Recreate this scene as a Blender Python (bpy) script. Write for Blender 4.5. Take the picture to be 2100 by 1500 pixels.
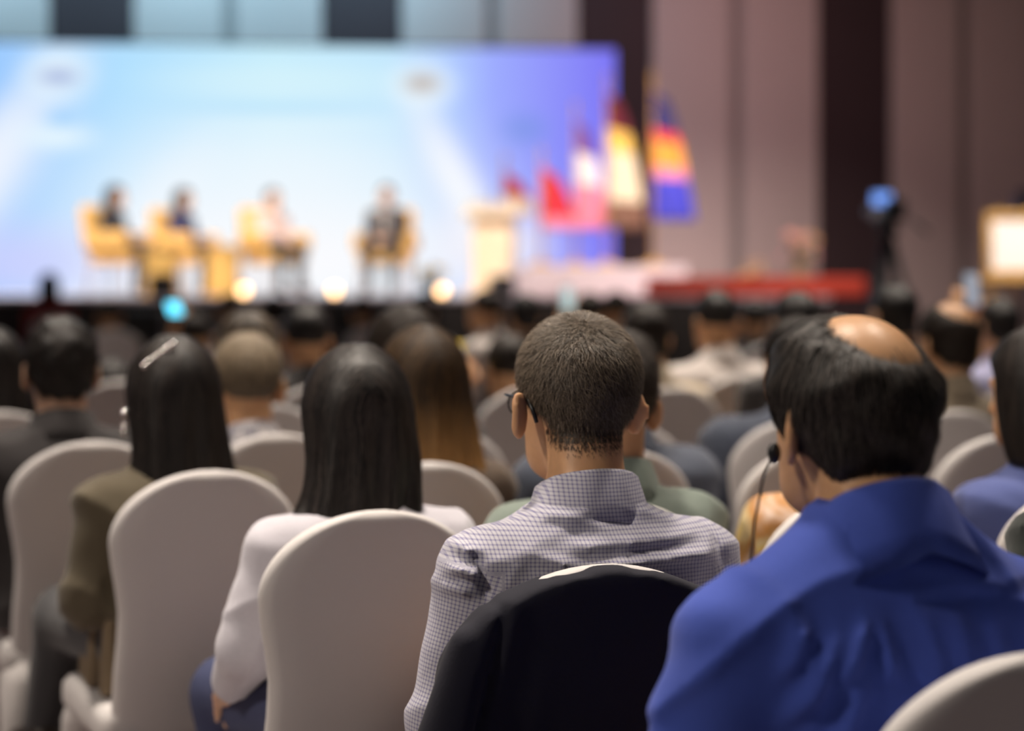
import bpy, bmesh, math, random
import numpy as np
from mathutils import Vector, Matrix, Euler

# ------------------------------------------------------------------ camera, world, lights, exposure
F = 4000.0          # focal length in pixels of the 2100 px wide frame
UC, VH = 1050.0, 565.0   # principal column, horizon row
HC = 1.34           # camera height above the floor
scn = bpy.context.scene
for o in list(bpy.data.objects): bpy.data.objects.remove(o)
COL = scn.collection

cam_d = bpy.data.cameras.new('camera'); cam = bpy.data.objects.new('camera', cam_d); COL.objects.link(cam)
cam.location = (0, 0, HC); cam.rotation_euler = (math.radians(90), 0, 0)
cam_d.sensor_width = 36; cam_d.lens = 36*F/2100
cam_d.shift_y = -(750-VH)/2100
cam_d.clip_end = 200
cam_d.dof.use_dof = True; cam_d.dof.focus_distance = 2.72; cam_d.dof.aperture_fstop = 1.9
scn.camera = cam
scn.view_settings.view_transform = 'Standard'; scn.view_settings.look = 'None'
scn.view_settings.gamma = 1; scn.view_settings.use_curve_mapping = False
scn.view_settings.exposure = 0.0

w = bpy.data.worlds.new('world'); scn.world = w; w.use_nodes = True
bg = w.node_tree.nodes['Background']; bg.inputs[0].default_value = (.95, .91, 1.0, 1); bg.inputs[1].default_value = .085

def area(name, loc, target, size, power, col, spread=180):
    l = bpy.data.lights.new(name, 'AREA'); l.shape = 'DISK'; l.size = size; l.energy = power; l.color = col
    l.spread = math.radians(spread)
    o = bpy.data.objects.new(name, l); COL.objects.link(o); o.location = loc
    o.rotation_euler = (Vector(target)-Vector(loc)).to_track_quat('-Z', 'Y').to_euler()
    return o
WARM = (1.0, .88, .76); AUD = .375
# ceiling downlights over the audience, tilted back towards the seats
for (x, y, tx, ty, p) in [(-2.6, 4.3, -2.3, 3.2, 130), (-.6, 4.1, -.5, 3.0, 120), (1.6, 4.4, 1.4, 3.3, 95), (-2.6, 8.0, -2.4, 7.0, 150), (0., 8.0, 0., 7.0, 150), (2.6, 8.2, 2.4, 7.2, 150), (-3, 12, -3, 11, 160), (.4, 12, .4, 11, 160), (3.6, 12, 3.6, 11, 150), (-4, 16, -4, 15, 70), (3, 16, 3, 15, 70)]:
    area('ceiling_downlight_lamp', (x, y, 5.6), (tx, ty, .9), .5, p*AUD, WARM, 80)
area('ceiling_downlight_lamp', (-4.2, .6, 4.6), (-.1, 2.8, 1.0), .6, 15, WARM, 60)
area('sign_fill_light', (3.4, 11.0, 5.4), (3.74, 14.4, 1.6), .3, 15, WARM, 30)  # fill light added to brighten the easel sign, not a known fixture
# stage wash from above the front of the stage, wall wash above the screen
for x, pw in ((-6.5, 60), (-3.5, 60), (-.5, 50), (2.8, 58)):
    area('stage_wash_lamp', (x, 17.5, 6.3), (x+.3, 22.4, 1.5), .5, pw, (1.0, .9, .82), 50)
for x in (-7, -4.2, -1.6):
    area('wall_wash_lamp', (x, 23.4, 6.7), (x, 26.0, 4.9), .6, 100, (.36, .72, .95), 140)
area('wall_wash_lamp', (2.2, 22.0, 6.6), (2.4, 25.6, 3.0), .6, 50, (1.0, .62, .64), 120)
area('wall_wash_lamp', (5.6, 21.0, 6.6), (5.2, 25.6, 2.6), .6, 13, (1.0, .74, .62), 120)
area('flag_spot_lamp', (1.8, 17.5, 6.3), (1.7, 22.6, 2.2), .4, 16, (1.0, .85, .85), 40)

# ------------------------------------------------------------------ helpers
rng = np.random.default_rng(7); random.seed(7)
R = math.radians
def px(u, d, v=None):
    x = (u-UC)/F*d
    return (x, d) if v is None else (x, d, HC-(v-VH)/F*d)
def tag(o, label=None, cat=None, group=None, kind=None):
    if label: o['label'] = label
    if cat: o['category'] = cat
    if group: o['group'] = group
    if kind: o['kind'] = kind
    return o
def link(name, me, mats=None, parent=None, smooth=True):
    o = bpy.data.objects.new(name, me); COL.objects.link(o)
    if mats is not None:
        for m in (mats if isinstance(mats, (list, tuple)) else [mats]): me.materials.append(m)
    if parent is not None: o.parent = parent
    if smooth and len(me.polygons): me.polygons.foreach_set('use_smooth', np.ones(len(me.polygons), bool))
    return o
def mesh(name, V, Fc):
    me = bpy.data.meshes.new(name); me.from_pydata([tuple(v) for v in V], [], [tuple(f) for f in Fc]); me.update(); return me
def np_mesh(name, V, Q):
    """V (n,3), Q (m,k) faces of equal size"""
    me = bpy.data.meshes.new(name); n, (m, k) = len(V), Q.shape
    me.vertices.add(n); me.vertices.foreach_set('co', np.asarray(V, np.float32).ravel())
    me.loops.add(m*k); me.loops.foreach_set('vertex_index', Q.astype(np.int32).ravel())
    me.polygons.add(m); me.polygons.foreach_set('loop_start', (np.arange(m)*k).astype(np.int32))
    me.update(calc_edges=True); me.validate(); return me
def empty(name, loc=(0, 0, 0), rz=0):
    o = bpy.data.objects.new(name, None); COL.objects.link(o); o.location = loc; o.rotation_euler = (0, 0, rz); o.empty_display_size = .1; return o

class MB:
    def __init__(s): s.bm = bmesh.new()
    def box(s, c, size, rz=0, bev=0, rx=0, ry=0):
        r = bmesh.ops.create_cube(s.bm, size=1)
        M = Matrix.Translation(c) @ Euler((rx, ry, rz)).to_matrix().to_4x4() @ Matrix.Diagonal((*size, 1))
        bmesh.ops.transform(s.bm, matrix=M, verts=r['verts'])
        if bev:
            es = list({e for v in r['verts'] for e in v.link_edges})
            bmesh.ops.bevel(s.bm, geom=es, offset=bev, segments=2, affect='EDGES', profile=.5)
        return s
    def tube(s, pts, rad, n=10, caps=True):
        pts = [Vector(p) for p in pts]; rs = rad if isinstance(rad, (list, tuple)) else [rad]*len(pts); rings = []
        up = Vector((0, 0, 1))
        for i, p in enumerate(pts):
            t = (pts[min(i+1, len(pts)-1)]-pts[max(i-1, 0)]).normalized()
            a = t.cross(up)
            if a.length < .05: a = t.cross(Vector((1, 0, 0)))
            a.normalize(); b = t.cross(a).normalized()
            rings.append([s.bm.verts.new(p+rs[i]*(math.cos(2*math.pi*k/n)*a+math.sin(2*math.pi*k/n)*b)) for k in range(n)])
        for r0, r1 in zip(rings, rings[1:]):
            for k in range(n): s.bm.faces.new((r0[k], r0[(k+1) % n], r1[(k+1) % n], r1[k]))
        if caps: s.bm.faces.new(rings[0]); s.bm.faces.new(rings[-1][::-1])
        return s
    def lathe(s, prof, n=20, c=(0, 0, 0)):
        rings = [[s.bm.verts.new((c[0]+r*math.cos(2*math.pi*k/n), c[1]+r*math.sin(2*math.pi*k/n), c[2]+z)) for k in range(n)] for r, z in prof]
        for r0, r1 in zip(rings, rings[1:]):
            for k in range(n): s.bm.faces.new((r0[k], r0[(k+1) % n], r1[(k+1) % n], r1[k]))
        s.bm.faces.new(rings[0][::-1]); s.bm.faces.new(rings[-1]); return s
    def sphere(s, c, r, seg=14):
        q = bmesh.ops.create_uvsphere(s.bm, u_segments=seg, v_segments=max(6, seg//2), radius=1)
        rr = r if isinstance(r, (list, tuple)) else (r, r, r)
        bmesh.ops.transform(s.bm, matrix=Matrix.Translation(c) @ Matrix.Diagonal((*rr, 1)), verts=q['verts']); return s
    def build(s, name, mat, parent=None, smooth=True):
        bmesh.ops.recalc_face_normals(s.bm, faces=s.bm.faces)
        me = bpy.data.meshes.new(name); s.bm.to_mesh(me); s.bm.free()
        return link(name, me, mat, parent, smooth)

# ------------------------------------------------------------------ materials
def new_mat(name):
    m = bpy.data.materials.new(name); m.use_nodes = True; nt = m.node_tree
    return m, nt, nt.nodes['Principled BSDF']
def N(nt, t, **kw):
    n = nt.nodes.new(t)
    for k, v in kw.items(): setattr(n, k, v)
    return n
def mat(name, col, rough=.7, bump=0, scale=60, var=.12, sheen=0, metal=0, sss=0, spec=.4, aniso=None, bumpd=.002):
    m, nt, b = new_mat(name)
    b.inputs['Roughness'].default_value = rough; b.inputs['Metallic'].default_value = metal
    b.inputs['Specular IOR Level'].default_value = spec
    tc = N(nt, 'ShaderNodeTexCoord'); no = N(nt, 'ShaderNodeTexNoise'); no.inputs['Scale'].default_value = scale; no.inputs['Detail'].default_value = 4
    nt.links.new(tc.outputs['Object'], no.inputs['Vector'])
    mx = N(nt, 'ShaderNodeMix', data_type='RGBA')
    mx.inputs['A'].default_value = (*[c*(1-var) for c in col], 1); mx.inputs['B'].default_value = (*[min(1, c*(1+var)) for c in col], 1)
    nt.links.new(no.outputs['Fac'], mx.inputs['Factor']); nt.links.new(mx.outputs['Result'], b.inputs['Base Color'])
    if sheen: b.inputs['Sheen Weight'].default_value = sheen; b.inputs['Sheen Roughness'].default_value = .5
    if sss:
        b.inputs['Subsurface Weight'].default_value = sss; b.inputs['Subsurface Radius'].default_value = (.9, .35, .2); b.inputs['Subsurface Scale'].default_value = .012
    if bump:
        bp = N(nt, 'ShaderNodeBump'); bp.inputs['Strength'].default_value = bump; bp.inputs['Distance'].default_value = bumpd
        nt.links.new(no.outputs['Fac'], bp.inputs['Height']); nt.links.new(bp.outputs['Normal'], b.inputs['Normal'])
    return m
def emit(name, col, strength):
    m, nt, b = new_mat(name); b.inputs['Base Color'].default_value = (*col, 1)
    b.inputs['Emission Color'].default_value = (*col, 1); b.inputs['Emission Strength'].default_value = strength; return m
def hair_mat(name, dark, light, rough=.55, spec=.25):
    """per-strand tone from the 'tone' attribute"""
    m, nt, b = new_mat(name); a = N(nt, 'ShaderNodeAttribute', attribute_name='tone')
    mx = N(nt, 'ShaderNodeMix', data_type='RGBA'); mx.inputs['A'].default_value = (*dark, 1); mx.inputs['B'].default_value = (*light, 1)
    nt.links.new(a.outputs['Fac'], mx.inputs['Factor']); nt.links.new(mx.outputs['Result'], b.inputs['Base Color'])
    b.inputs['Roughness'].default_value = rough; b.inputs['Specular IOR Level'].default_value = spec
    return m
def srgb(r, g, b): return tuple(((c/255)/12.92 if c/255 < .04045 else ((c/255+.055)/1.055)**2.4) for c in (r, g, b))

M_COVER = mat('white_stretch_cover', (.63, .60, .59), .75, .15, 500, .03, sheen=.15, spec=.25, bumpd=.0005)
M_SKIN = {k: mat('skin_'+k, c, .42, .12, 90, .08, sss=.12, spec=.35) for k, c in
          dict(tan=(.64, .36, .19), light=(.66, .41, .28), deep=(.50, .27, .15)).items()}
M_BLACKH = hair_mat('black_hair', (.0045, .0038, .0038), (.055, .042, .036), .48, .35)
M_DBROWN = hair_mat('dark_brown_hair', (.012, .008, .006), (.06, .042, .03))
M_GREYBR = hair_mat('greying_brown_hair', (.024, .016, .010), (.34, .265, .195), .5)
M_GREY = hair_mat('thin_fair_grey_hair', (.10, .075, .05), (.35, .27, .18), .5)
M_OMBRE = hair_mat('caramel_hair', (.014, .009, .006), (.50, .27, .10))
M_BLACK = mat('black_plastic', (.012, .012, .014), .35)
M_SHOE = mat('shoe_leather', (.03, .022, .018), .4)
M_EYEW = mat('eye_white', (.8, .78, .75), .3); M_EYED = mat('eye_iris', (.03, .018, .012), .25)
M_TROUS_D = mat('dark_trousers', (.035, .038, .045), .85, .2, 400)
M_TROUS_N = mat('navy_trousers', (.05, .06, .13), .85, .2, 400)
def cloth(name, col, **kw):
    a = dict(rough=.85, bump=.35, scale=220, var=.10, sheen=.2, spec=.2, bumpd=.001); a.update(kw); return mat(name, col, **a)

# ------------------------------------------------------------------ signed distance modelling
def smin(a, b, k):
    h = np.maximum(k-np.abs(a-b), 0)/k
    return np.minimum(a, b)-h*h*k*.25
def smax(a, b, k): return -smin(-a, -b, k)
def cap(p, a, b, ra, rb):
    a = np.asarray(a, np.float32); b = np.asarray(b, np.float32); ab = b-a; L = float(ab @ ab)+1e-9
    t = np.clip((p-a) @ ab/L, 0, 1)
    q = p-a-t[:, None]*ab
    return np.sqrt((q*q).sum(1))-(ra+(rb-ra)*t)
def ell(p, c, r):
    q = (p-np.asarray(c, np.float32)); r = np.asarray(r, np.float32)
    k0 = np.sqrt(((q/r)**2).sum(1)); k1 = np.sqrt(((q/(r*r))**2).sum(1))+1e-6
    return k0*(k0-1)/k1
def loft(p, T, e=2.3, cx=None):
    """T rows: z, centre y, half width, half depth"""
    T = np.asarray(T, np.float32); z = p[:, 2]
    cy = np.interp(z, T[:, 0], T[:, 1]); wx = np.interp(z, T[:, 0], T[:, 2]); wy = np.interp(z, T[:, 0], T[:, 3])
    x = p[:, 0] if cx is None else p[:, 0]-np.interp(z, T[:, 0], cx)
    q = (np.abs(x/wx)**e+np.abs((p[:, 1]-cy)/wy)**e)**(1/e)
    d = (q-1)*np.minimum(wx, wy)
    return np.maximum(d, np.maximum(z-T[-1, 0], T[0, 0]-z))
def nets(fn, xs, ys, zs):
    """surface nets on a rectilinear grid -> V, Q"""
    xs, ys, zs = [np.asarray(a, np.float32) for a in (xs, ys, zs)]
    nx, ny, nz = len(xs), len(ys), len(zs)
    G = np.stack(np.meshgrid(xs, ys, zs, indexing='ij'), -1).reshape(-1, 3)
    D = np.concatenate([fn(G[i:i+300000]) for i in range(0, len(G), 300000)]).reshape(nx, ny, nz).astype(np.float32)
    D[0], D[-1] = np.maximum(D[0], 1e-3), np.maximum(D[-1], 1e-3)
    D[:, 0], D[:, -1] = np.maximum(D[:, 0], 1e-3), np.maximum(D[:, -1], 1e-3)
    D[:, :, 0], D[:, :, -1] = np.maximum(D[:, :, 0], 1e-3), np.maximum(D[:, :, -1], 1e-3)
    ins = D < 0
    c = [ins[i:nx-1+i, j:ny-1+j, k:nz-1+k] for i in (0, 1) for j in (0, 1) for k in (0, 1)]
    s = sum(a.astype(np.int8) for a in c); act = (s > 0) & (s < 8)
    I, J, K = np.nonzero(act); n = len(I)
    if n == 0: return np.zeros((0, 3)), np.zeros((0, 4), int)
    idx = -np.ones(act.shape, np.int64); idx[I, J, K] = np.arange(n)
    P = np.zeros((n, 3)); C = np.zeros(n)
    for ax in range(3):
        for a in (0, 1):
            for b in (0, 1):
                o0 = [0, 0, 0]; oth = [q for q in range(3) if q != ax]; o0[oth[0]] = a; o0[oth[1]] = b
                o1 = list(o0); o1[ax] = 1
                d0 = D[I+o0[0], J+o0[1], K+o0[2]]; d1 = D[I+o1[0], J+o1[1], K+o1[2]]
                m = (d0 < 0) != (d1 < 0)
                t = np.where(m, d0/np.where(m, d0-d1, 1), 0)
                p0 = np.stack([xs[I+o0[0]], ys[J+o0[1]], zs[K+o0[2]]], 1); p1 = np.stack([xs[I+o1[0]], ys[J+o1[1]], zs[K+o1[2]]], 1)
                P += np.where(m[:, None], p0+t[:, None]*(p1-p0), 0); C += m
    P /= C[:, None]
    Q = []
    for ax in range(3):
        sl0 = [slice(None)]*3; sl1 = [slice(None)]*3; sl0[ax] = slice(0, -1); sl1[ax] = slice(1, None)
        e = ins[tuple(sl0)] != ins[tuple(sl1)]
        i, j, k = np.nonzero(e); pos = [i, j, k]; oth = [q for q in range(3) if q != ax]
        ok = (pos[oth[0]] > 0) & (pos[oth[1]] > 0)
        i, j, k = i[ok], j[ok], k[ok]; pos = [i, j, k]
        def cell(da, db):
            q = [pos[0].copy(), pos[1].copy(), pos[2].copy()]; q[oth[0]] -= da; q[oth[1]] -= db
            q = [np.clip(q[r], 0, act.shape[r]-1) for r in range(3)]
            return idx[q[0], q[1], q[2]]
        quad = np.stack([cell(0, 0), cell(1, 0), cell(1, 1), cell(0, 1)], 1)
        flip = ins[i, j, k]
        if ax == 1: flip = ~flip
        quad[flip] = quad[flip][:, ::-1]
        Q.append(quad[(quad >= 0).all(1)])
    Q = np.concatenate(Q)[:, ::-1]
    return P, Q
def axis(segs):
    """segs: (start, end, step) pieces"""
    out = []
    for a, b, h in segs: out += list(np.linspace(a, b, max(2, int(round((b-a)/h))+1))[:-1])
    return np.array(out+[segs[-1][1]])
def grid(fn, lo, hi, h): return nets(fn, *[axis([(lo[i], hi[i], h)]) for i in range(3)])
def relax(V, Q, it=1, f=.5):
    for _ in range(it):
        S = np.zeros_like(V); C = np.zeros(len(V))
        for a in range(4):
            for b in ((a+1) % 4, (a-1) % 4): np.add.at(S, Q[:, a], V[Q[:, b]]); np.add.at(C, Q[:, a], 1)
        V = V+f*(S/np.maximum(C, 1)[:, None]-V)
    return V

# ---- head (local frame: origin between the ears, face +y)
def skull(p):
    d = ell(p, (0, -.014, .045), (.077, .098, .086))
    d = smin(d, ell(p, (0, .028, -.015), (.066, .068, .092)), .03)
    d = smin(d, ell(p, (0, .050, -.078), (.048, .045, .036)), .03)
    return d
def ears(p, out=.02):
    d = None
    for s in (-1, 1):
        c = np.array((s*(.080+out*.35), -.012, -.006)); a = s*R(-28)-s*out*8
        ca, sa = math.cos(a), math.sin(a)
        q = p-c; q = np.stack([q[:, 0]*ca-q[:, 1]*sa, q[:, 0]*sa+q[:, 1]*ca, q[:, 2]], 1)
        tl = q[:, 2]+.25*q[:, 1]
        e = ell(np.stack([q[:, 0], q[:, 1], q[:, 2]], 1), (0, 0, 0), (.0090, .0225, .037))
        dent = ell(q, (s*.008, .004, .002), (.008, .012, .021))
        e = smax(e, -dent, .006)
        d = e if d is None else np.minimum(d, e)
    return d
def face(p):
    d = skull(p)
    for s in (-1, 1):
        d = smax(d, -ell(p, (s*.031, .108, .006), (.017, .017, .012)), .012)
        d = smin(d, cap(p, (s*.012, .094, .024), (s*.045, .082, .026), .008, .006), .014)
    d = smin(d, cap(p, (0, .096, .008), (0, .114, -.032), .007, .0125), .012)
    d = smin(d, cap(p, (-.018, .091, -.060), (.018, .091, -.060), .0065, .0065), .008)
    d = smin(d, cap(p, (-.015, .090, -.072), (.015, .090, -.072), .0065, .0065), .004)
    return d
HL_Y = [-.13, -.06, -.02, .02, .04, .07, .12]
def hairline(y, nape, temple=.03, front=.085):
    if np.ndim(nape): return hairline(y, -.05, temple, front)+(nape+.05)*np.clip((-.02-y)/.04, 0, 1)
    return np.interp(y, HL_Y, [nape, nape+.004, nape+.022, temple-.02, temple+.01, front, front+.01])
DRIFT = [0.]
def hair_fn(style, o=1.0, neckf=None):
    """returns sdf in head frame"""
    skull2 = skull if neckf is None else (lambda p: smin(skull(p), neckf(p), .03))
    def short(p):
        off = np.interp(p[:, 2], [-.06, -.02, .03, .09, .13], [.002, .004, .007, .010, .011])*o
        ed = p[:, 2]-hairline(p[:, 1], -.036)
        off = off-np.interp(ed, [0, .012, .035], [.006, .003, 0])
        d = skull2(p)-off
        return smax(d, hairline(p[:, 1], -.036)-p[:, 2], .012)
    def fluffy(p):
        z = p[:, 2]
        off = np.interp(z, [-.10, -.05, .0, .06, .13], [.004, .010, .016, .016, .012])*o
        wob = .0018*np.sin(p[:, 0]*95+3*np.sin(z*60))+.0016*np.sin(z*80+p[:, 1]*70)
        d = skull(p)-off+wob
        d = smin(d, ell(p, (0, -.045, -.030), (.066, .058, .064))+wob, .03)
        return smax(d, hairline(p[:, 1], -.044-.026*np.clip(1-(p[:, 0]/.07)**2, 0, 1), .045, .08)-z+.006*np.sin(p[:, 0]*150), .012)
    def balding(p):
        z = p[:, 2]; db = ell(p, (.012, -.058, .128), (.058, .074, .058))
        off = np.interp(z, [-.10, -.05, .0, .06, .13], [.004, .010, .016, .016, .013])*o
        off = np.interp(db, [-.004, .040], [-.006, 1])*1.0 if False else off*np.clip(db/.045, 0, 1)-.006*np.clip(1-db/.012, 0, 1)
        wob = .0016*np.sin(p[:, 0]*95+3*np.sin(z*60))+.0014*np.sin(z*80+p[:, 1]*70)
        d = skull(p)-off+wob*np.clip(db/.04, 0, 1)
        d = smin(d, ell(p, (0, -.045, -.030), (.066, .058, .064))+wob, .03)
        return smax(d, hairline(p[:, 1], -.044-.026*np.clip(1-(p[:, 0]/.07)**2, 0, 1), .045, .08)-z+.006*np.sin(p[:, 0]*150), .012)
    def thin(p):
        return short(p)
    def bob(p):
        T = [(-.15, -.05, .085, .065), (-.12, -.045, .098, .085), (-.05, -.03, .102, .098), (.02, -.018, .098, .108), (.07, -.016, .084, .104), (.11, -.016, .056, .075), (.137, -.016, .022, .03)]
        d = smin(loft(p, T, 2.1), skull(p)-.016, .02)
        wob = .002*np.sin(p[:, 0]*130)*np.clip(-p[:, 1]*10+.5, 0, 1)
        cut = np.maximum(p[:, 1]-np.interp(p[:, 2], [-.2, .04, .08, .12], [.01, .03, .07, .14]), -.5)
        return smax(d+wob, cut, .012)
    drift = DRIFT[0]
    def long(p):
        p = p.copy(); p[:, 0] = p[:, 0]-drift*np.clip((-.06-p[:, 2])/.28, 0, 1.2)
        T = [(-.42, -.115, .075, .018), (-.38, -.115, .112, .028), (-.28, -.100, .120, .042), (-.18, -.078, .112, .060), (-.10, -.055, .102, .078), (-.03, -.034, .099, .096), (.03, -.020, .096, .106), (.07, -.016, .084, .103), (.11, -.016, .056, .075), (.137, -.016, .022, .03)]
        d = smin(loft(p, T, 2.1), skull(p)-.014, .02)
        z = np.clip((.05-p[:, 2])*8, 0, 1)
        wob = z*(.0035*np.sin(p[:, 0]*110+4*p[:, 2])+.003*np.sin(p[:, 0]*47+11*p[:, 2]+1))
        cut = p[:, 1]-np.interp(p[:, 2], [-.3, -.1, .04, .08, .12], [-.01, .02, .04, .075, .14])
        return smax(d+wob, cut, .012)
    return dict(short=short, fluffy=fluffy, balding=balding, thin=thin, bob=bob, long=long)[style]
def grad(fn, p, e=.002):
    g = np.stack([fn(p+np.eye(3)[i]*e)-fn(p-np.eye(3)[i]*e) for i in range(3)], 1)
    return g/(np.linalg.norm(g, axis=1)[:, None]+1e-9)
def trace(fn, seeds, steps, step, flow, lift, width, jit=.25, taper=True):
    """ribbons that follow the surface of fn; returns V,Q,tone"""
    n = len(seeds); p = seeds.copy(); pts = []; g0 = grad(fn, p)
    lo = rng.uniform(.3, 1, n)*lift; rj = rng.normal(0, jit, (n, 3)); nrm = []
    for k in range(steps+1):
        g = grad(fn, p); d = fn(p); off = lo*(k/steps)**.5
        p = p-g*(d-off)[:, None]
        pts.append(p.copy()); nrm.append(g)
        v = flow(p)+rj; v -= (v*g).sum(1)[:, None]*g; v /= np.linalg.norm(v, axis=1)[:, None]+1e-9
        p = p+v*step
    V = []
    for k in range(steps+1):
        t = (pts[min(k+1, steps)]-pts[max(k-1, 0)]); t /= np.linalg.norm(t, axis=1)[:, None]+1e-9
        sd = np.cross(t, nrm[k]); sd /= np.linalg.norm(sd, axis=1)[:, None]+1e-9
        wd = width*(1-.85*(k/steps) if taper else 1-.6*(k/steps)**4)
        V += [pts[k]-sd*wd/2, pts[k]+sd*wd/2]
    V = np.stack(V, 1).reshape(-1, 3); m = 2*(steps+1)
    b = (np.arange(n)*m)[:, None]
    Q = np.concatenate([b+np.array([2*k, 2*k+1, 2*k+3, 2*k+2]) for k in range(steps)])
    return V, Q, pts
def surf_seeds(V, Q, n, mask=None):
    c = V[Q].mean(1); e1 = V[Q[:, 2]]-V[Q[:, 0]]; e2 = V[Q[:, 3]]-V[Q[:, 1]]
    a = np.linalg.norm(np.cross(e1, e2), axis=1)
    if mask is not None: a = a*mask(c)
    i = rng.choice(len(Q), n, p=a/a.sum()); w4 = rng.dirichlet((1, 1, 1, 1), n)
    return (V[Q[i]]*w4[:, :, None]).sum(1)
def make_hair(style, name, material, res, Mh, parent, o=1.0, grain=1.0, ombre=False, neckf=None):
    """Mh: 4x4 numpy head->person; child mesh of parent"""
    fn = hair_fn(style, o, neckf); h = {'near': .006, 'mid': .008, 'far': .013}[res]
    zlo = -.45 if style == 'long' else -.18
    V, Q = grid(fn, (-.14, -.19, zlo), (.14, .13, .165), h)
    V = relax(V, Q, 1)
    tone = np.clip(.12+.06*np.sin(V[:, 0]*300)+rng.normal(0, .05, len(V)), 0, 1)
    Vs, Qs, Ts = [V], [Q], [tone]
    base = len(V)
    whorl = np.array((-.006, -.055, .14))
    if style in ('short', 'thin'):
        nst = {'near': 34000, 'mid': 2500, 'far': 0}[res]; L, st, wd, lift = .020, 2, .0010, .012
        flow = lambda p: (p-whorl)/np.linalg.norm(p-whorl, axis=1)[:, None]+np.array((.25, 0, -.2))
        jit = .42; msk = lambda c: np.interp(c[:, 2], [-.07, -.05, -.01, .04], [.05, .3, .8, 1])
    elif style in ('fluffy', 'balding'):
        nst = {'near': 7000, 'mid': 1600, 'far': 0}[res]; L, st, wd, lift = .055, 5, .0022, .008
        flow = lambda p: (p-whorl)/np.linalg.norm(p-whorl, axis=1)[:, None]+np.array((0, -.15, -.75)); jit = .22; msk = None
    else:
        nst = {'near': 2600, 'mid': 1500, 'far': 300}[res]; L, st, wd, lift = (.50 if style == 'long' else .24), (22 if style == 'long' else 12), .0032, .006
        if res == 'far': wd = .008
        flow = lambda p: np.stack([np.sign(p[:, 0])*np.clip((p[:, 2]-.03)*14, 0, 1.4), -.5*np.clip((p[:, 2]-.05)*12, 0, 1), -np.ones(len(p))], 1); jit = .11
        msk = lambda c: (np.clip((c[:, 2]+.02)*8, .03, 1))
    sk = skull if neckf is None else (lambda p: smin(skull(p), neckf(p), .03))
    if nst:
        m0 = msk or (lambda c: np.ones(len(c)))
        sd = surf_seeds(V, Q, nst, (lambda c: m0(c)*(sk(c) > -.004)*np.clip((c[:, 2]-hairline(c[:, 1], -.036)-.012)/.03, .0, 1)) if style in ('short', 'thin') else msk)
        tv, tq, pts = trace(fn, sd, st, L/st, flow, lift, wd, jit)
        per = tv.shape[0]//nst
        tt = np.repeat(np.clip(rng.beta(1.3, 2.6, nst), 0, 1), per)*grain
        Vs.append(tv); Qs.append(tq+base); Ts.append(tt)
    if style == 'short' and res == 'near':
        sf = lambda p: smin(skull(p), neckf(p), .03)-.0005
        v2, q2 = grid(sf, (-.11, -.16, -.13), (.11, .06, .03), .01)
        m2 = lambda c: np.clip((c[:, 2]-(hairline(c[:, 1], -.036)-.034))/.060, 0, 1)**2.0*(c[:, 2] < hairline(c[:, 1], -.036)+.04)*(c[:, 1] < -.03)+1e-9
        sd = surf_seeds(v2, q2, 15000, m2); tv, tq, pts = trace(sf, sd, 2, .003, lambda p: np.array((0, -.2, -1.))+0*p, .002, .0008, .3)
        Qs.append(tq+sum(len(x) for x in Vs)); Vs.append(tv); Ts.append(np.repeat(rng.uniform(0, .4, 15000), len(tv)//15000))
    V = np.concatenate(Vs); Q = np.concatenate(Qs); T = np.concatenate(Ts)
    if ombre: T = np.clip(T*.25+np.interp(V[:, 2], [-.22, -.15, -.08, -.02], [1.0, .85, .4, .0])*rng.uniform(.6, 1, len(V)), 0, 1)
    if style == 'thin': T = np.clip(T+np.interp(V[:, 2], [.03, .10], [0, .5]), 0, 1)
    V = V @ Mh[:3, :3].T+Mh[:3, 3]
    me = np_mesh(name, V, Q); at = me.attributes.new('tone', 'FLOAT', 'POINT')
    if len(me.vertices) == len(T): at.data.foreach_set('value', T.astype(np.float32))
    return link('hair', me, material, parent)

# ---- hand (wrist at origin, fingers +y, back of hand +z, thumb +x)
def hand_fn(curl):
    ch = []
    for i, (x, L) in enumerate(((.026, .072), (.009, .080), (-.009, .075), (-.025, .060))):
        a = np.array((x, .088-abs(i-1)*.004, 0.)); seg = [a]; ang = 0
        for q, fr in enumerate((.45, .32, .26)):
            ang += curl*(.8, 1.0, .8)[q]
            a = a+np.array((x*.06, math.cos(ang), -math.sin(ang)))*L*fr; seg.append(a)
        ch.append((seg, .0092-.0006*i))
    th = [np.array((.026, .025, -.004)), np.array((.05, .055, -.016)), np.array((.056, .082, -.026)), np.array((.052, .102, -.034))]
    def fn(p):
        d = cap(p, (0, -.05, 0), (0, .015, 0), .026, .024)
        q = p*np.array((1, 1, 1.9)); pal = cap(q, (.006, .03, 0), (.004, .075, 0), .036, .038)*.6
        d = smin(d, pal, .02)
        for seg, r in ch:
            for k in range(3): d = smin(d, cap(p, seg[k], seg[k+1], r-.0008*k, r-.0008*(k+1)), .006)
        for k in range(3): d = smin(d, cap(p, th[k], th[k+1], .0135-.0015*k, .012-.0015*k), .008)
        return d
    return fn
HANDS = {}
for nm, cu in (('relaxed', .35), ('grip', .75)):
    HANDS[nm] = grid(hand_fn(cu), (-.055, -.05, -.1), (.085, .19, .035), .0045)

def npmat(M): return np.array(M, dtype=float)
def frame(origin, ydir, zdir):
    y = np.array(ydir, float); y /= np.linalg.norm(y); z = np.array(zdir, float); z -= (z@y)*y; z /= np.linalg.norm(z); x = np.cross(y, z)
    M = np.eye(4); M[:3, 0], M[:3, 1], M[:3, 2], M[:3, 3] = x, y, z, origin; return M

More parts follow.
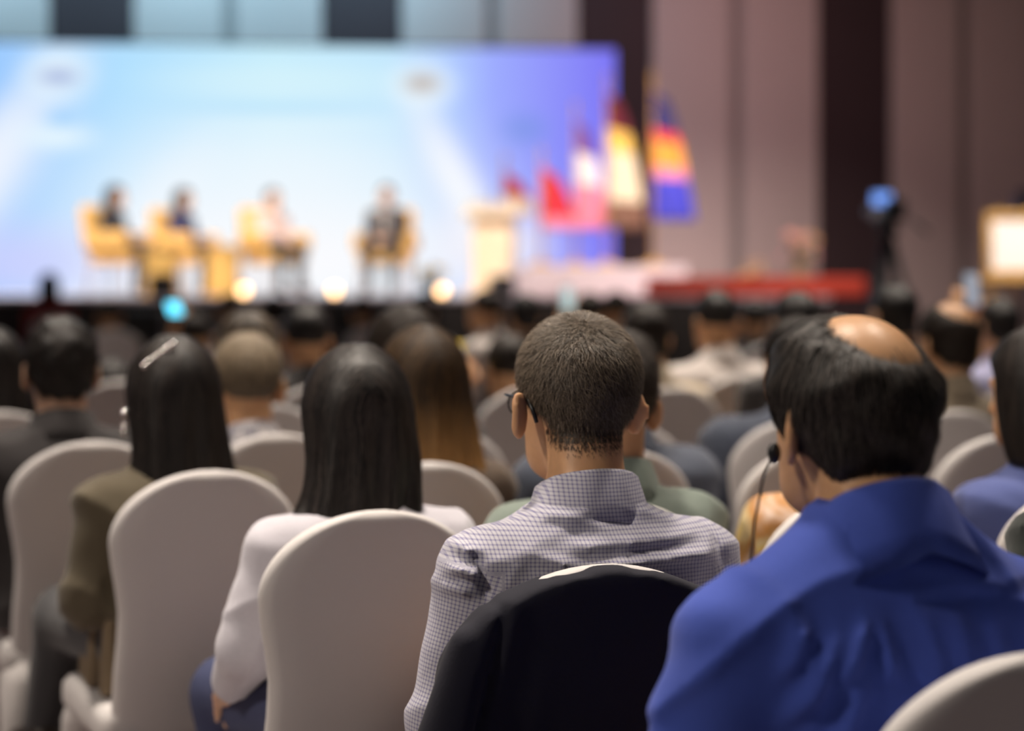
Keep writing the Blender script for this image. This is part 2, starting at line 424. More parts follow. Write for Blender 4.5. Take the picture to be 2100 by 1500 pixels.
# ---- person
ZT = 1.285
def person(label, u, vtop, d, yaw=20, style='short', hmat=None, skin='tan', shirt=None, trousers=None, W=1.0, lean=0., side=0., hyaw=0, hpitch=0, hroll=0,
           res='mid', collar=True, arms=None, base=0., ears_out=.01, hair_o=1.0, grain=1., ombre=False, sleeve='shirt', folds=.0025, ridges=(), legs=None, group='seated audience',
           belly=1.0, hands='relaxed', eyes=False, uvs=False, hunch=0., collar_h=.042, flare=0., nkz=0., legspread=.13, slope=0.):
    X, Y, ztop = px(u, d, vtop); ztop -= .012; ztop -= base
    dz = ztop-ZT
    hz = ztop-.131                      # ear level
    zsc = lambda z: z+dz*np.clip((z-.5)/.55, 0, 1)
    yo = lambda z: -.02+lean*np.clip((z-.5)/.65, 0, 1.2)      # spine y at height z (template z)
    xo = lambda z: side*np.clip((z-.5)/.65, 0, 1.2)
    hp = np.array((xo(1.15), yo(1.15)+.035+hunch, hz))
    Rh = npmat((Euler((R(hpitch), R(hroll), R(hyaw)), 'XYZ')).to_matrix()); Mh = np.eye(4); Mh[:3, :3] = Rh; Mh[:3, 3] = hp
    toh = lambda p: (p-hp) @ Rh
    # skeleton
    A = dict(shl=(-.176*W, -.005, .918), shr=(.176*W, -.005, .918), ell=(-.188*W, .03, .705), elr=(.188*W, .03, .705), wrl=(-.09, .27, .665), wrr=(.09, .27, .665))
    if arms: A.update(arms)
    J = {}
    for k, q in A.items():
        J[k] = np.array((q[0]+xo(q[2]), q[1]+yo(q[2]), zsc(q[2])))
    lg = dict(hip=.095*W, kn=(legspread, .38, .535), an=(legspread, .34, .09))
    L = {}
    for s, nm in ((-1, 'l'), (1, 'r')):
        L['hip'+nm] = np.array((s*lg['hip'], .02, .575)); L['kn'+nm] = np.array((s*lg['kn'][0], *lg['kn'][1:])); L['an'+nm] = np.array((s*lg['an'][0], *lg['an'][1:])); L['to'+nm] = L['an'+nm]+np.array((s*.02, .15, -.045))
    if legs: L.update({k: np.array(v, float) for k, v in legs.items()})
    # torso tables (template heights)
    def table(off):
        rows = [(.48, .0, .165*W, .115*belly), (.60, .0, .165*W, .122*belly), (.75, -.004, .160*W, .118*belly), (.86, -.008, .176*W, .120), (.915, -.008, .188*W, .116), (.945, -.008, .190*W, .108), (.968, -.008, .178*W, .096), (.985, -.008, .150*W, .086), (1.002, -.006, .110*W, .076), (1.02, -.003, .080*W, .068), (1.04, 0., .062, .060)]
        T = [(zsc(z)+nkz*np.clip((z-.955)/.06, 0, 1), cy+yo(z), wx+off, wy+off) for z, cy, wx, wy in rows]; cxs = [xo(r[0]) for r in rows]
        return T, cxs
    Tb, cb = table(-.014); Ts, cs = table(0.)
    nk0 = np.array((xo(1.02), yo(1.02)-.004, zsc(1.00)+nkz)); nk1 = hp+Rh @ np.array((0, -.032, -.02))
    def neck(p): return cap(p, nk0, nk1, .062*(.8+.2*W), .054*(.75+.25*W))
    def arm(p, off):
        dd = None
        for a in 'lr':
            e = smin(cap(p, J['sh'+a], J['el'+a],   .054*W+off, .044*W+off), cap(p, J['el'+a], J['wr'+a], .043*W+off, .028+off), .02)
            dd = e if dd is None else np.minimum(dd, e)
        return dd
    def legsf(p, off):
        dd = None
        for a in 'lr':
            e = smin(cap(p, L['hip'+a], L['kn'+a], .085*(.5+.5*W)+off, .062+off), cap(p, L['kn'+a], L['an'+a], .060+off, .038+off), .03)
            dd = e if dd is None else smin(dd, e, .02)
        return dd
    def body(p):
        d0 = loft(p, Tb, 2.3, cb)
        d0 = smin(d0, arm(p, -.012), .03)
        d0 = smin(d0, legsf(p, -.012), .04)
        for a in 'lr': d0 = smin(d0, cap(p, L['an'+a], L['to'+a], .032, .026), .02)
        q = toh(p)
        dh = face(q)
        d0 = smin(d0, smin(neck(p), dh, .03), .03)
        return np.minimum(d0, ears(q, ears_out)) if True else d0
    hh = {'near': .0048, 'mid': .0075, 'far': .011}[res]; cc = {'near': .016, 'mid': .02, 'far': .024}[res]
    allp = np.array(list(J.values())+list(L.values())+[hp]); lo, hi = allp.min(0)-.12, allp.max(0)+.12
    lo[2] = min(L['tol'][2], L['tor'][2])-.035
    def ax3(l, h, c, half):
        a, b = c-half, c+half
        s = []
        if l < a-cc: s.append((l, a, cc))
        s.append((max(l, a) if l >= a-cc else a, min(h, b) if h <= b+cc else b, hh))
        if h > b+cc: s.append((b, h, cc))
        return axis(s)
    zs = axis([(lo[2], hz-.16, cc), (hz-.16, hz+.15, hh)])
    V, Q = nets(body, ax3(lo[0], hi[0], hp[0], .105), ax3(lo[1], hi[1], hp[1], .135), zs)
    V = relax(V, Q, 1, .4)
    VV, QQ = [V], [Q]; n0 = len(V)
    hv, hq = HANDS[hands]
    for a in 'lr':
        y = J['wr'+a]-J['el'+a]; y /= np.linalg.norm(y)
        zd = np.array((0, 0, 1.)) if hands == 'relaxed' else np.array((0, -1., .2))
        yd = y*.6+np.array(((.25 if a == 'l' else -.25), .5, -.15)) if hands == 'relaxed' else y
        Mw = frame(J['wr'+a]+y*.015, yd, zd)
        v = hv*np.array((1 if a == 'l' else -1, 1, 1))*(.85+.15*W)
        VV.append(v @ Mw[:3, :3].T+Mw[:3, 3]); QQ.append((hq if a == 'l' else hq[:, ::-1])+n0); n0 += len(hv)
    me = np_mesh('person', np.concatenate(VV), np.concatenate(QQ))
    P = link('person', me, M_SKIN[skin])
    cy, sy = math.cos(R(yaw)), math.sin(R(yaw))
    P.location = (X-(cy*hp[0]-sy*hp[1]), Y-(sy*hp[0]+cy*hp[1]), base); P.rotation_euler = (0, 0, R(yaw))
    tag(P, label, 'person', group)
    # shirt
    sd = rng.uniform(0, 6, 4); slo = .016 if sleeve != 'none' else 0
    def shirtf(p):
        d0 = loft(p, Ts, 2.4, cs)
        dn = cap(p, nk0-np.array((0, 0, .09)), nk0-np.array((0, 0, .05)), .090*W, .070)
        d0 = smin(d0, dn, .03)
        da = arm(p, .010 if sleeve != 'jacket' else .018)
        d0 = smin(d0, da, .05)
        if sleeve == 'jacket':
            for a in 'lr': d0 = smin(d0, cap(p, J['sh'+a]+np.array((0, 0, .012)), nk0+np.array((0, 0, -.02)), .055, .06), .03)
        if folds:
            x, y, z = p[:, 0], p[:, 1], p[:, 2]
            f1 = 1-np.abs(np.sin(16*z+7*x*np.sin(sd[0])+2.2*np.sin(6*x+sd[1])+sd[2]+5*y))
            f2 = 1-np.abs(np.sin(22*x+9*z*np.cos(sd[3])+2*np.sin(7*z+sd[2])+sd[0]))
            f3 = np.sin(43*z+31*x+3*np.sin(17*x+sd[1]))*np.sin(29*y+23*z+sd[3])
            d0 = d0-folds*(1.8*f1**4+1.3*f2**4+.5*f3)
        for (x0, z0, x1, z1, am, wd) in ridges:
            a = np.array((x0, z0)); b = np.array((x1, z1)); ab = b-a; q = p[:, (0, 2)]-a
            t = np.clip(q @ ab/(ab@ab), 0, 1); dist = np.hypot(*(q-t[:, None]*ab).T)
            d0 = d0-am*np.exp(-(dist/wd)**2)*np.clip(.8-p[:, 1]*10, 0, 1)*np.clip(4*t*(1-t)+.25, 0, 1)
        ztopc = nk0[2]+.045
        d0 = smax(d0, p[:, 2]-ztopc, .004)
        for a in 'lr':
            y = J['wr'+a]-J['el'+a]; y /= np.linalg.norm(y)
            near = np.linalg.norm(p-J['wr'+a], axis=1) < .10
            d0 = np.where(near, np.maximum(d0, (p-J['wr'+a]) @ y-.008), d0)
        return d0
    sh = {'near': .0065, 'mid': .010, 'far': .018}[res]
    ap = np.array(list(J.values())+[nk0]); lo = ap.min(0)-.12; hi = ap.max(0)+.10; lo[2] = .485; lo[1] = min(lo[1], -.2); hi[1] = max(hi[1], .2)
    V, Q = grid(shirtf, lo, hi, sh); V = relax(V, Q, 1, .5)
    me = np_mesh('shirt', V, Q); S = link({'jacket': 'jacket', 'sweater': 'sweater'}.get(sleeve, 'shirt'), me, shirt, P)
    if uvs:
        B = V.copy()
        for a in 'lr':
            L0 = np.linalg.norm(J['el'+a]-J['sh'+a]); segs = [(J['sh'+a], J['el'+a], 0.), (J['el'+a], J['wr'+a], L0)]
            dd = [cap(V, q0, q1, 0, 0) for q0, q1, _ in segs]
            arm_zone = (np.minimum(dd[0], dd[1]) < .09) & (np.abs(V[:, 0]-xo(.9)) > .166*W)
            for k2, (q0, q1, base_t) in enumerate(segs):
                ax = (q1-q0)/np.linalg.norm(q1-q0); q = V-q0; t = q @ ax
                ref = np.cross(ax, (0, 1, 0)) if k2 == 0 else np.cross(ax, (0, 0, 1)); ref /= np.linalg.norm(ref); r2 = np.cross(ax, ref)
                ph = np.arctan2(q @ ref, q @ r2); m = arm_zone & (dd[k2] <= dd[1-k2]) & (t > -.01)
                B[m] = np.stack([ph*.055, ph*0, t+base_t], 1)[m]
        at = me.attributes.new('weave', 'FLOAT_VECTOR', 'POINT')
        if len(me.vertices) == len(B): at.data.foreach_set('vector', B.astype(np.float32).ravel())
    if collar:
        # a turned-down collar: inner stand, fold, outer fall
        n = 36; rows = []
        nc = nk0+np.array((0, .006, .0)); nr = .068 if W > .95 else .062
        ch = collar_h
        prof = [(nr-.004, .020), (nr-.002, ch+.016), (nr+.002, ch+.022), (nr+.008, ch+.018), (nr+.020, .018), (nr+.030, -.006), (nr+.026, -.008), (nr+.012, .008)]
        Vc = []
        for k in range(n+1):
            ph = R(-90-158)+R(316)*k/n
            fr = (math.sin(ph)+1)/2        # 0 at back, 1 at front
            for (r, z) in prof:
                wob = .0012*math.sin(9*ph)+.001*math.sin(23*ph+z*80)
                tl = np.clip((r-nr-.006)/.024, 0, 1)
                zz = z-fr*(.045+flare*.8)-tl*(.012*abs(math.cos(ph))+flare*(.35+.8*abs(math.cos(ph))))
                rr = r+tl*(.010*abs(math.cos(ph))+flare*(.6+.5*abs(math.cos(ph))))+wob
                Vc.append(nc+np.array((rr*math.cos(ph)*1.0, rr*math.sin(ph)*.98, zz+.006)))
        m = len(prof); Fc = [(k*m+j, (k+1)*m+j, (k+1)*m+(j+1) % m, k*m+(j+1) % m) for k in range(n) for j in range(m)]
        Fc += [tuple(range(m))[::-1], tuple(n*m+j for j in range(m))]
        me = mesh('collar', Vc, Fc); c_o = link('collar', me, shirt, S)
        if uvs:
            at = me.attributes.new('weave', 'FLOAT_VECTOR', 'POINT')
            B = np.array([(v[0], 0, v[2]) for v in Vc]); at.data.foreach_set('vector', B.astype(np.float32).ravel())
    # trousers
    tr = trousers or M_TROUS_D
    def trf(p):
        d0 = smin(legsf(p, .008), ell(p, (0, -.02, .565), (.175*W, .125, .095)), .04)
        d0 = smax(d0, p[:, 2]-.66, .01)
        for a in 'lr': d0 = np.where(p[:, 2] < L['an'+a][2]+.1, np.maximum(d0, (L['an'+a][2]+.0)-p[:, 2]), d0) if not legs else d0
        return d0
    lp = np.array(list(L.values())); lo = lp.min(0)-.13; hi = lp.max(0)+.13; hi[2] = .68; lo[2] = max(lo[2], .03); lo[1] = min(lo[1], -.16)
    V, Q = grid(trf, lo, hi, {'near': .012, 'mid': .015, 'far': .022}[res]); V = relax(V, Q, 1)
    link('trousers', np_mesh('trousers', V, Q), tr, P)
    for a in 'lr':
        def shf(p): 
            d0 = cap(p, L['an'+a]+np.array((0, -.02, -.025)), L['to'+a]+np.array((0, .02, 0)), .043, .036)
            return np.maximum(d0, (min(L['to'+a][2], L['an'+a][2])-.04)-p[:, 2])
        c0 = np.minimum(L['an'+a], L['to'+a])-.09; c1 = np.maximum(L['an'+a], L['to'+a])+.09
        V, Q = grid(shf, c0, c1, .016); link('shoe', np_mesh('shoe', V, Q), M_SHOE, P)
    if style:
        make_hair(style, 'hair', hmat or M_BLACKH, res, Mh, P, hair_o, grain, ombre, (lambda q: neck(q @ Rh.T+hp)) if style in ('short', 'thin') and res != 'far' else None)
    if eyes:
        for s in (-1, 1):
            c = Mh @ np.array((s*.031, .083, .006, 1)); e = MB().sphere(tuple(c[:3]), .0125, 12).build('eye', M_EYEW, P)
            c2 = Mh @ np.array((s*.031, .0925, .006, 1)); MB().sphere(tuple(c2[:3]), .0055, 8).build('iris', M_EYED, e)
    return P, dict(Mh=Mh, J=J, nk0=nk0, hp=hp)

# ------------------------------------------------------------------ the banquet chair in its stretch cover
CH_TOP = .95
def back_profile(off=0., zcut=None):
    """rows (z, halfwidth, halfthick) of the backrest"""
    rows = []
    zs = list(np.linspace(.40, .79, 14))+list(np.linspace(.80, .915, 14))+[.923, .930, .936, .941, .945, .948, .9495, .95]
    for z in zs:
        wz = np.interp(z, [.40, .55, .62, .67, .72, .77, .81], [.182, .178, .173, .173, .180, .190, .1945])
        if z > .81: wz = max(.1945*math.sqrt(max(0, 1-((z-.81)/.14)**2)), .02)
        th = .021 if z < .932 else .021*math.sqrt(max(.05, 1-((z-.932)/.0185)**2))
        th = min(th, wz*.8)
        rows.append((z, wz+off, th+off))
    return rows
def yback(z): return -.205-(z-.47)*.125
def loft_back(rows, n=10, bend=.35):
    V, Fc = [], []
    m = 0
    for (z, wz, th) in rows:
        ring = []
        xs = np.linspace(-1, 1, 9)
        inner = max(wz-th, .002)
        for x in xs: ring.append((x*inner, -th))
        for k in range(1, 6): a = -math.pi/2+math.pi*k/6; ring.append((inner+th*math.cos(a), th*math.sin(a)))
        for x in xs[::-1]: ring.append((x*inner, th))
        for k in range(1, 6): a = math.pi/2+math.pi*k/6; ring.append((-inner+th*math.cos(a), th*math.sin(a)))
        m = len(ring)
        V += [(x, y+yback(z)+bend*x*x, z) for x, y in ring]
    for i in range(len(rows)-1):
        for k in range(m): Fc.append((i*m+k, i*m+(k+1) % m, (i+1)*m+(k+1) % m, (i+1)*m+k))
    Fc += [tuple(range(m))[::-1], tuple((len(rows)-1)*m+k for k in range(m))]
    return V, Fc
V, Fc = loft_back(back_profile()); ME_BACK = mesh('backrest', V, Fc); ME_BACK.materials.append(M_COVER)
ME_BACK.polygons.foreach_set('use_smooth', np.ones(len(ME_BACK.polygons), bool))
def seat_f(p):
    q = np.abs(p-np.array((0, 0, .435)))-np.array((.198+0*p[:, 0], .205, .022))[...] if False else np.abs(p-np.array((0, .005, .432)))-np.array((.172, .192, .012))
    d0 = np.linalg.norm(np.maximum(q, 0), axis=1)+np.minimum(q.max(1), 0)-.03
    return d0-.008*np.clip(1-(p[:, 0]/.2)**2-(p[:, 1]/.2)**2, 0, 1)
V, Q = grid(seat_f, (-.24, -.25, .37), (.24, .26, .50), .014); ME_SEAT = np_mesh('seat', relax(V, Q, 1), Q); ME_SEAT.materials.append(M_COVER)
ME_SEAT.polygons.foreach_set('use_smooth', np.ones(len(ME_SEAT.polygons), bool))
def leg_mesh(sx, sy):
    b = MB()
    x, y = sx*.172, (.175 if sy > 0 else -.20)
    b.tube([(x*.86, y*.86, .43), (x*.98, y*.97, .37), (x*1.05, y*1.05, .28), (x*1.1, y*1.12, .10), (x*1.12, y*1.15, 0)], [.045, .04, .026, .02, .024], 12)
    bmesh.ops.recalc_face_normals(b.bm, faces=b.bm.faces)
    me = bpy.data.meshes.new('leg'); b.bm.to_mesh(me); b.bm.free(); me.materials.append(M_COVER)
    me.polygons.foreach_set('use_smooth', np.ones(len(me.polygons), bool)); return me
ME_LEGS = [leg_mesh(sx, sy) for sx in (-1, 1) for sy in (-1, 1)]
CYAW = 24.
def chair_at(X, Y, yaw, who):
    o = empty('banquet_chair', (X, Y, 0), R(yaw))
    tag(o, 'white stretch-covered banquet chair '+who, 'chair', 'covered banquet chairs in rows')
    for nm, me in [('backrest', ME_BACK), ('seat', ME_SEAT)]+[('leg', m) for m in ME_LEGS]:
        c = bpy.data.objects.new(nm, me); COL.objects.link(c); c.parent = o
    return o
def chair(u, v, who, yaw=CYAW):
    """by the pixel of the middle of the backrest's top edge"""
    d = F*(HC-CH_TOP)/(v-VH); X, Y = px(u, d); a = R(yaw); yb = yback(CH_TOP)
    X0, Y0 = X+math.sin(a)*yb, Y-math.cos(a)*yb
    return chair_at(X0, Y0, yaw, who)
def seat_person(ch, uh, vtop, label, fwd=-.035, yaw=None, **kw):
    """person on chair ch with the head in image column uh"""
    a = ch.rotation_euler.z; cx, cy = ch.location.x, ch.location.y
    pyaw = math.degrees(a) if yaw is None else yaw
    lean = kw.get('lean', 0.); hl = lean*1.0+.015+kw.get('hunch', 0.)
    # head point = chair + R(a)(ox, fwd) + R(pyaw)(side, hl); solve ox so that the column is uh
    fixed = 'side' in kw; side = kw.pop('side', 0.); k = (uh-UC)/F
    for _ in range(8):
        b = R(pyaw)
        hx = cx-math.sin(a)*fwd+math.cos(b)*side-math.sin(b)*hl; hy = cy+math.cos(a)*fwd+math.sin(b)*side+math.cos(b)*hl
        ox = (k*hy-hx)/(math.cos(a)-k*math.sin(a))
        if abs(ox) > .05 and not fixed: side += (ox-math.copysign(.05, ox))*.9
    X = hx+math.cos(a)*ox; Y = hy+math.sin(a)*ox
    return person(label, uh, vtop, Y, yaw=pyaw, side=side, **kw)

# ------------------------------------------------------------------ the room
TH = R(5.8); D0 = 20.2; SZ = 1.12         # stage turned by TH, front edge D0 ahead, stage floor SZ high
cT, sT = math.cos(TH), math.sin(TH)
def st(x, y, z=0): return (x*cT-y*sT, D0+x*sT+y*cT, z)
def st_x(u, y): k = (u-UC)/F; return (k*(D0+y*cT)+y*sT)/(cT-k*sT)
def st_z(u, v, y): X, Y, _ = st(st_x(u, y), y); return HC-(v-VH)/F*Y

M_CARPET = mat('mauve_carpet', (.17, .135, .13), .95, .6, 140, .35)
M_PANEL = mat('taupe_wall_fabric', (.42, .325, .30), .9, .1, 30, .04)
M_GAP = mat('wall_joint', (.25, .21, .20), .9)
M_STRIP = mat('maroon_wall_strip', (.028, .011, .013), .7, .1, 20, .2)
M_CEIL = mat('ceiling_plaster', (.30, .27, .25), .9)
M_STAGE = mat('pale_stage_floor', (.66, .58, .62), .45, .05, 8, .06)
M_FASCIA = mat('dark_stage_skirt', (.055, .045, .042), .85)
M_RED = mat('red_carpet', (.68, .07, .04), .9)
o = MB().box((0, 12, -.05), (34, 36, .1)).build('floor', M_CARPET, smooth=False); tag(o, kind='structure')
o = MB().box((0, 12, 7.25), (34, 36, .1)).build('ceiling', M_CEIL, smooth=False); tag(o, kind='structure')
WY = 5.6
wall = MB().box((0, .25, 3.6), (26, .3, 7.2)).build('wall_back', M_GAP, smooth=False)
wall.location = st(0, WY); wall.rotation_euler = (0, 0, TH); tag(wall, kind='structure')
pale = [(-795, -615), (-595, -435), (-260, -95), (-70, 100), (275, 458), (484, 660), (825, 998), (1022, 1185), (1340, 1498), (1524, 1678), (1830, 1966), (1990, 2165), (2325, 2480), (2505, 2660)]
dark = [(-435, -262), (102, 273), (662, 823), (1187, 1338), (1680, 1828), (2167, 2322)]
for lst, m, nm, dep in ((pale, M_PANEL, 'panel', .10), (dark, M_STRIP, 'strip', .05)):
    for (a, b) in lst:
        x0, x1 = st_x(a, WY), st_x(b, WY)
        p = MB().box(((x0+x1)/2, .10-dep/2, 3.6), (x1-x0, dep, 7.2), bev=.012).build(nm, m, wall, smooth=False)
# stage
sx0, sx1 = -11.5, st_x(1700, 0)
o = MB().box(((sx0+sx1)/2, 2.78, SZ/2-.02), (sx1-sx0, 5.5, SZ-.04)).build('stage_platform', M_FASCIA, smooth=False)
o.location = st(0, 0); o.rotation_euler = (0, 0, TH)
tag(o, 'long low stage with dark skirt and pale top across the hall front', 'stage', kind='structure')
MB().box(((sx0+sx1)/2, 2.78, SZ-.02), (sx1-sx0+.04, 5.54, .04)).build('stage_floor', M_STAGE, o, smooth=False)
x0 = st_x(1080, .4); x1 = st_x(1430, .4)
o = MB().box(((x0+x1)/2, 1.7, SZ+.16), (x1-x0, 1.5, .32), bev=.02).build('riser_platform', mat('pale_pink_riser', (.80, .66, .68), .7), smooth=False)
o.location = st(0, 0); o.rotation_euler = (0, 0, TH); tag(o, 'pale pink low riser under the flags on the stage', 'platform')
x0 = st_x(1330, .25); x1 = st_x(1765, .25)
o = MB().box(((x0+x1)/2, .25, SZ+.10), (x1-x0, .4, .20), bev=.02).build('carpeted_step', M_RED, smooth=False)
o.location = st(0, 0); o.rotation_euler = (0, 0, TH); tag(o, 'long red carpeted step along the stage edge below the flags', 'step')

# ---- the LED wall
SY = 4.3
sxr = st_x(1262, SY); sxl = sxr-10.2; szt = st_z(1000, 99, SY)
def screen_mat():
    m, nt, b = new_mat('led_wall_picture'); nt.nodes.remove(b)
    out = nt.nodes['Material Output']; em = N(nt, 'ShaderNodeEmission'); nt.links.new(em.outputs[0], out.inputs[0]); em.inputs[1].default_value = 1.0
    tc = N(nt, 'ShaderNodeTexCoord'); sp = N(nt, 'ShaderNodeSeparateXYZ'); nt.links.new(tc.outputs['Object'], sp.inputs[0])
    mr = N(nt, 'ShaderNodeMapRange'); mr.inputs['From Min'].default_value = st_x(-400, SY); mr.inputs['From Max'].default_value = sxr
    nt.links.new(sp.outputs['X'], mr.inputs['Value'])
    cr = N(nt, 'ShaderNodeValToRGB'); nt.links.new(mr.outputs[0], cr.inputs[0])
    stops = [(-400, (140, 190, 255)), (0, (158, 203, 255)), (250, (178, 224, 255)), (560, (200, 238, 253)), (800, (196, 232, 254)), (920, (178, 205, 255)), (1010, (158, 172, 255)), (1120, (146, 150, 252)), (1262, (126, 118, 246))]
    els = cr.color_ramp.elements
    while len(els) < len(stops): els.new(.5)
    for e, (u, c) in zip(els, stops): e.position = max(0, min(1, (st_x(u, SY)-st_x(-400, SY))/(sxr-st_x(-400, SY)))); e.color = (*srgb(*c), 1)
    cur = cr.outputs[0]
    def blob(u, v, ru, rv, col, k=1., rot=0.):
        nonlocal cur
        s = F/(D0+SY)
        mp = N(nt, 'ShaderNodeMapping', vector_type='TEXTURE'); mp.inputs['Location'].default_value = (st_x(u, SY), 0, st_z(u, v, SY)); mp.inputs['Rotation'].default_value = (0, rot, 0); mp.inputs['Scale'].default_value = (ru/s, 100, rv/s)
        nt.links.new(tc.outputs['Object'], mp.inputs['Vector'])
        ln = N(nt, 'ShaderNodeVectorMath', operation='LENGTH'); nt.links.new(mp.outputs[0], ln.inputs[0])
        r = N(nt, 'ShaderNodeMapRange', interpolation_type='SMOOTHSTEP'); r.inputs['From Min'].default_value = 1.0; r.inputs['From Max'].default_value = 0.; r.inputs['To Max'].default_value = k
        nt.links.new(ln.outputs['Value'], r.inputs['Value'])
        mx = N(nt, 'ShaderNodeMix', data_type='RGBA'); nt.links.new(r.outputs[0], mx.inputs['Factor']); nt.links.new(cur, mx.inputs['A']); mx.inputs['B'].default_value = (*srgb(*col), 1)
        cur = mx.outputs['Result']
    blob(560, 500, 700, 400, (246, 251, 255), .95)
    blob(560, 420, 480, 240, (240, 248, 255), .6)
    blob(600, 540, 700, 170, (252, 252, 255), .9)
    blob(-60, 420, 120, 520, (244, 248, 255), .75, R(35))
    blob(250, 540, 110, 400, (246, 250, 255), .8, R(35))
    blob(-30, 330, 90, 300, (244, 248, 255), .7, R(35))
    blob(40, 540, 330, 130, (205, 208, 255), .8)
    blob(950, 400, 70, 330, (250, 252, 255), .95, R(-28))
    blob(1010, 500, 170, 120, (250, 246, 250), .9)
    blob(600, 165, 420, 60, (214, 243, 252), .8); blob(560, 222, 330, 22, (170, 220, 250), .55); blob(640, 250, 300, 16, (225, 245, 253), .6)
    blob(118, 150, 110, 85, (232, 246, 255), .95); blob(120, 157, 66, 26, (150, 165, 215), .9)
    blob(118, 280, 120, 45, (232, 248, 255), .95); blob(125, 244, 50, 24, (150, 205, 252), .8)
    blob(866, 178, 100, 80, (236, 248, 255), 1.); blob(866, 171, 62, 34, (190, 178, 172), 1.)
    blob(1075, 265, 80, 55, (120, 150, 225), .6)
    nt.links.new(cur, em.inputs[0]); return m
led = MB().box(((sxl+sxr)/2, .06, (szt+SZ)/2), (sxr-sxl+.06, .10, szt-SZ+.06)).build('led_wall', mat('led_wall_frame', (.02, .02, .025), .5), smooth=False)
led.location = st(0, SY); led.rotation_euler = (0, 0, TH)
tag(led, 'wide glowing blue and white screen at the back of the stage', 'screen')
MB().box(((sxl+sxr)/2, 0., (szt+SZ)/2), (sxr-sxl, .03, szt-SZ)).build('screen_face', screen_mat(), led, smooth=False)

# ---- chairs and people of the audience, nearest rows first
def ch(u, v, who, yaw=CYAW): return chair(u, v, who, yaw)
# fabrics
def gingham():
    m, nt, b = new_mat('lavender_gingham'); a = N(nt, 'ShaderNodeAttribute', attribute_name='weave'); sp = N(nt, 'ShaderNodeSeparateXYZ'); nt.links.new(a.outputs['Vector'], sp.inputs[0])
    fr = []
    for ax in ('X', 'Z'):
        dv = N(nt, 'ShaderNodeMath', operation='MULTIPLY'); dv.inputs[1].default_value = 1/.0058; nt.links.new(sp.outputs[ax], dv.inputs[0])
        f = N(nt, 'ShaderNodeMath', operation='FRACT'); nt.links.new(dv.outputs[0], f.inputs[0])
        g = N(nt, 'ShaderNodeMath', operation='LESS_THAN'); g.inputs[1].default_value = .38; nt.links.new(f.outputs[0], g.inputs[0]); fr.append(g)
    ad = N(nt, 'ShaderNodeMath', operation='ADD'); nt.links.new(fr[0].outputs[0], ad.inputs[0]); nt.links.new(fr[1].outputs[0], ad.inputs[1])
    hf = N(nt, 'ShaderNodeMath', operation='MULTIPLY'); hf.inputs[1].default_value = .5; nt.links.new(ad.outputs[0], hf.inputs[0])
    mx = N(nt, 'ShaderNodeMix', data_type='RGBA'); mx.inputs['A'].default_value = (.54, .53, .58, 1); mx.inputs['B'].default_value = (.21, .20, .34, 1)
    nt.links.new(hf.outputs[0], mx.inputs['Factor']); nt.links.new(mx.outputs['Result'], b.inputs['Base Color'])
    b.inputs['Roughness'].default_value = .8; b.inputs['Specular IOR Level'].default_value = .2; b.inputs['Sheen Weight'].default_value = .15
    tc = N(nt, 'ShaderNodeTexCoord'); no = N(nt, 'ShaderNodeTexNoise'); no.inputs['Scale'].default_value = 45; no.inputs['Detail'].default_value = 5; nt.links.new(tc.outputs['Object'], no.inputs['Vector'])
    bp = N(nt, 'ShaderNodeBump'); bp.inputs['Strength'].default_value = .35; bp.inputs['Distance'].default_value = .004; nt.links.new(no.outputs['Fac'], bp.inputs['Height']); nt.links.new(bp.outputs['Normal'], b.inputs['Normal'])
    return m
def floral():
    m, nt, b = new_mat('yellow_floral_print'); tc = N(nt, 'ShaderNodeTexCoord'); no = N(nt, 'ShaderNodeTexNoise'); no.inputs['Scale'].default_value = 13; no.inputs['Detail'].default_value = 2; no.inputs['Distortion'].default_value = .6
    nt.links.new(tc.outputs['Object'], no.inputs['Vector']); cr = N(nt, 'ShaderNodeValToRGB'); nt.links.new(no.outputs['Fac'], cr.inputs[0]); els = cr.color_ramp.elements
    for e, (p_, c) in zip([els[0], els[1]]+[els.new(.5) for _ in range(3)], [(0, (.62, .36, .04)), (1, (.22, .07, .02)), (.42, (.72, .48, .10)), (.5, (.66, .52, .28)), (.58, (.50, .22, .05))]): e.position = p_; e.color = (*c, 1)
    nt.links.new(cr.outputs[0], b.inputs['Base Color']); b.inputs['Roughness'].default_value = .7; return m
M_WAVY = hair_mat('wavy_black_hair', (.006, .005, .0045), (.10, .08, .068), .5, .35)
C_BLUE = cloth('royal_blue_cotton', (.054, .095, .45), sheen=.15)
C_GING = gingham(); C_FLOR = floral()
C_WHITE = cloth('pale_lilac_cotton', (.62, .60, .66)); C_GREEN = cloth('sage_green_cotton', (.18, .22, .19)); C_OLIVE = cloth('olive_brown_wool', (.105, .085, .055))
C_CHAR = cloth('charcoal_wool', (.040, .036, .037)); C_SLATE = cloth('slate_blue_wool', (.085, .10, .14)); C_NAVY = cloth('midnight_navy_wool', (.015, .015, .024), sheen=.05)
C_KNIT = cloth('denim_blue_knit', (.10, .13, .34), scale=500, bump=.8); C_KHAKI = cloth('khaki_cotton', (.26, .21, .15)); C_CREAM = cloth('cream_linen', (.62, .52, .38))
C_PWHITE = cloth('warm_white_cotton', (.68, .62, .58)); C_BLK = cloth('black_cotton', (.02, .02, .022)); C_DGREEN = cloth('dark_bottle_green_wool', (.02, .026, .024)); C_REDC = cloth('red_cotton', (.42, .06, .05))
C_LAV = cloth('lavender_cotton', (.42, .42, .62)); C_GREYS = cloth('mid_grey_wool', (.07, .066, .066)); C_BROWN = cloth('brown_tweed', (.10, .07, .05))
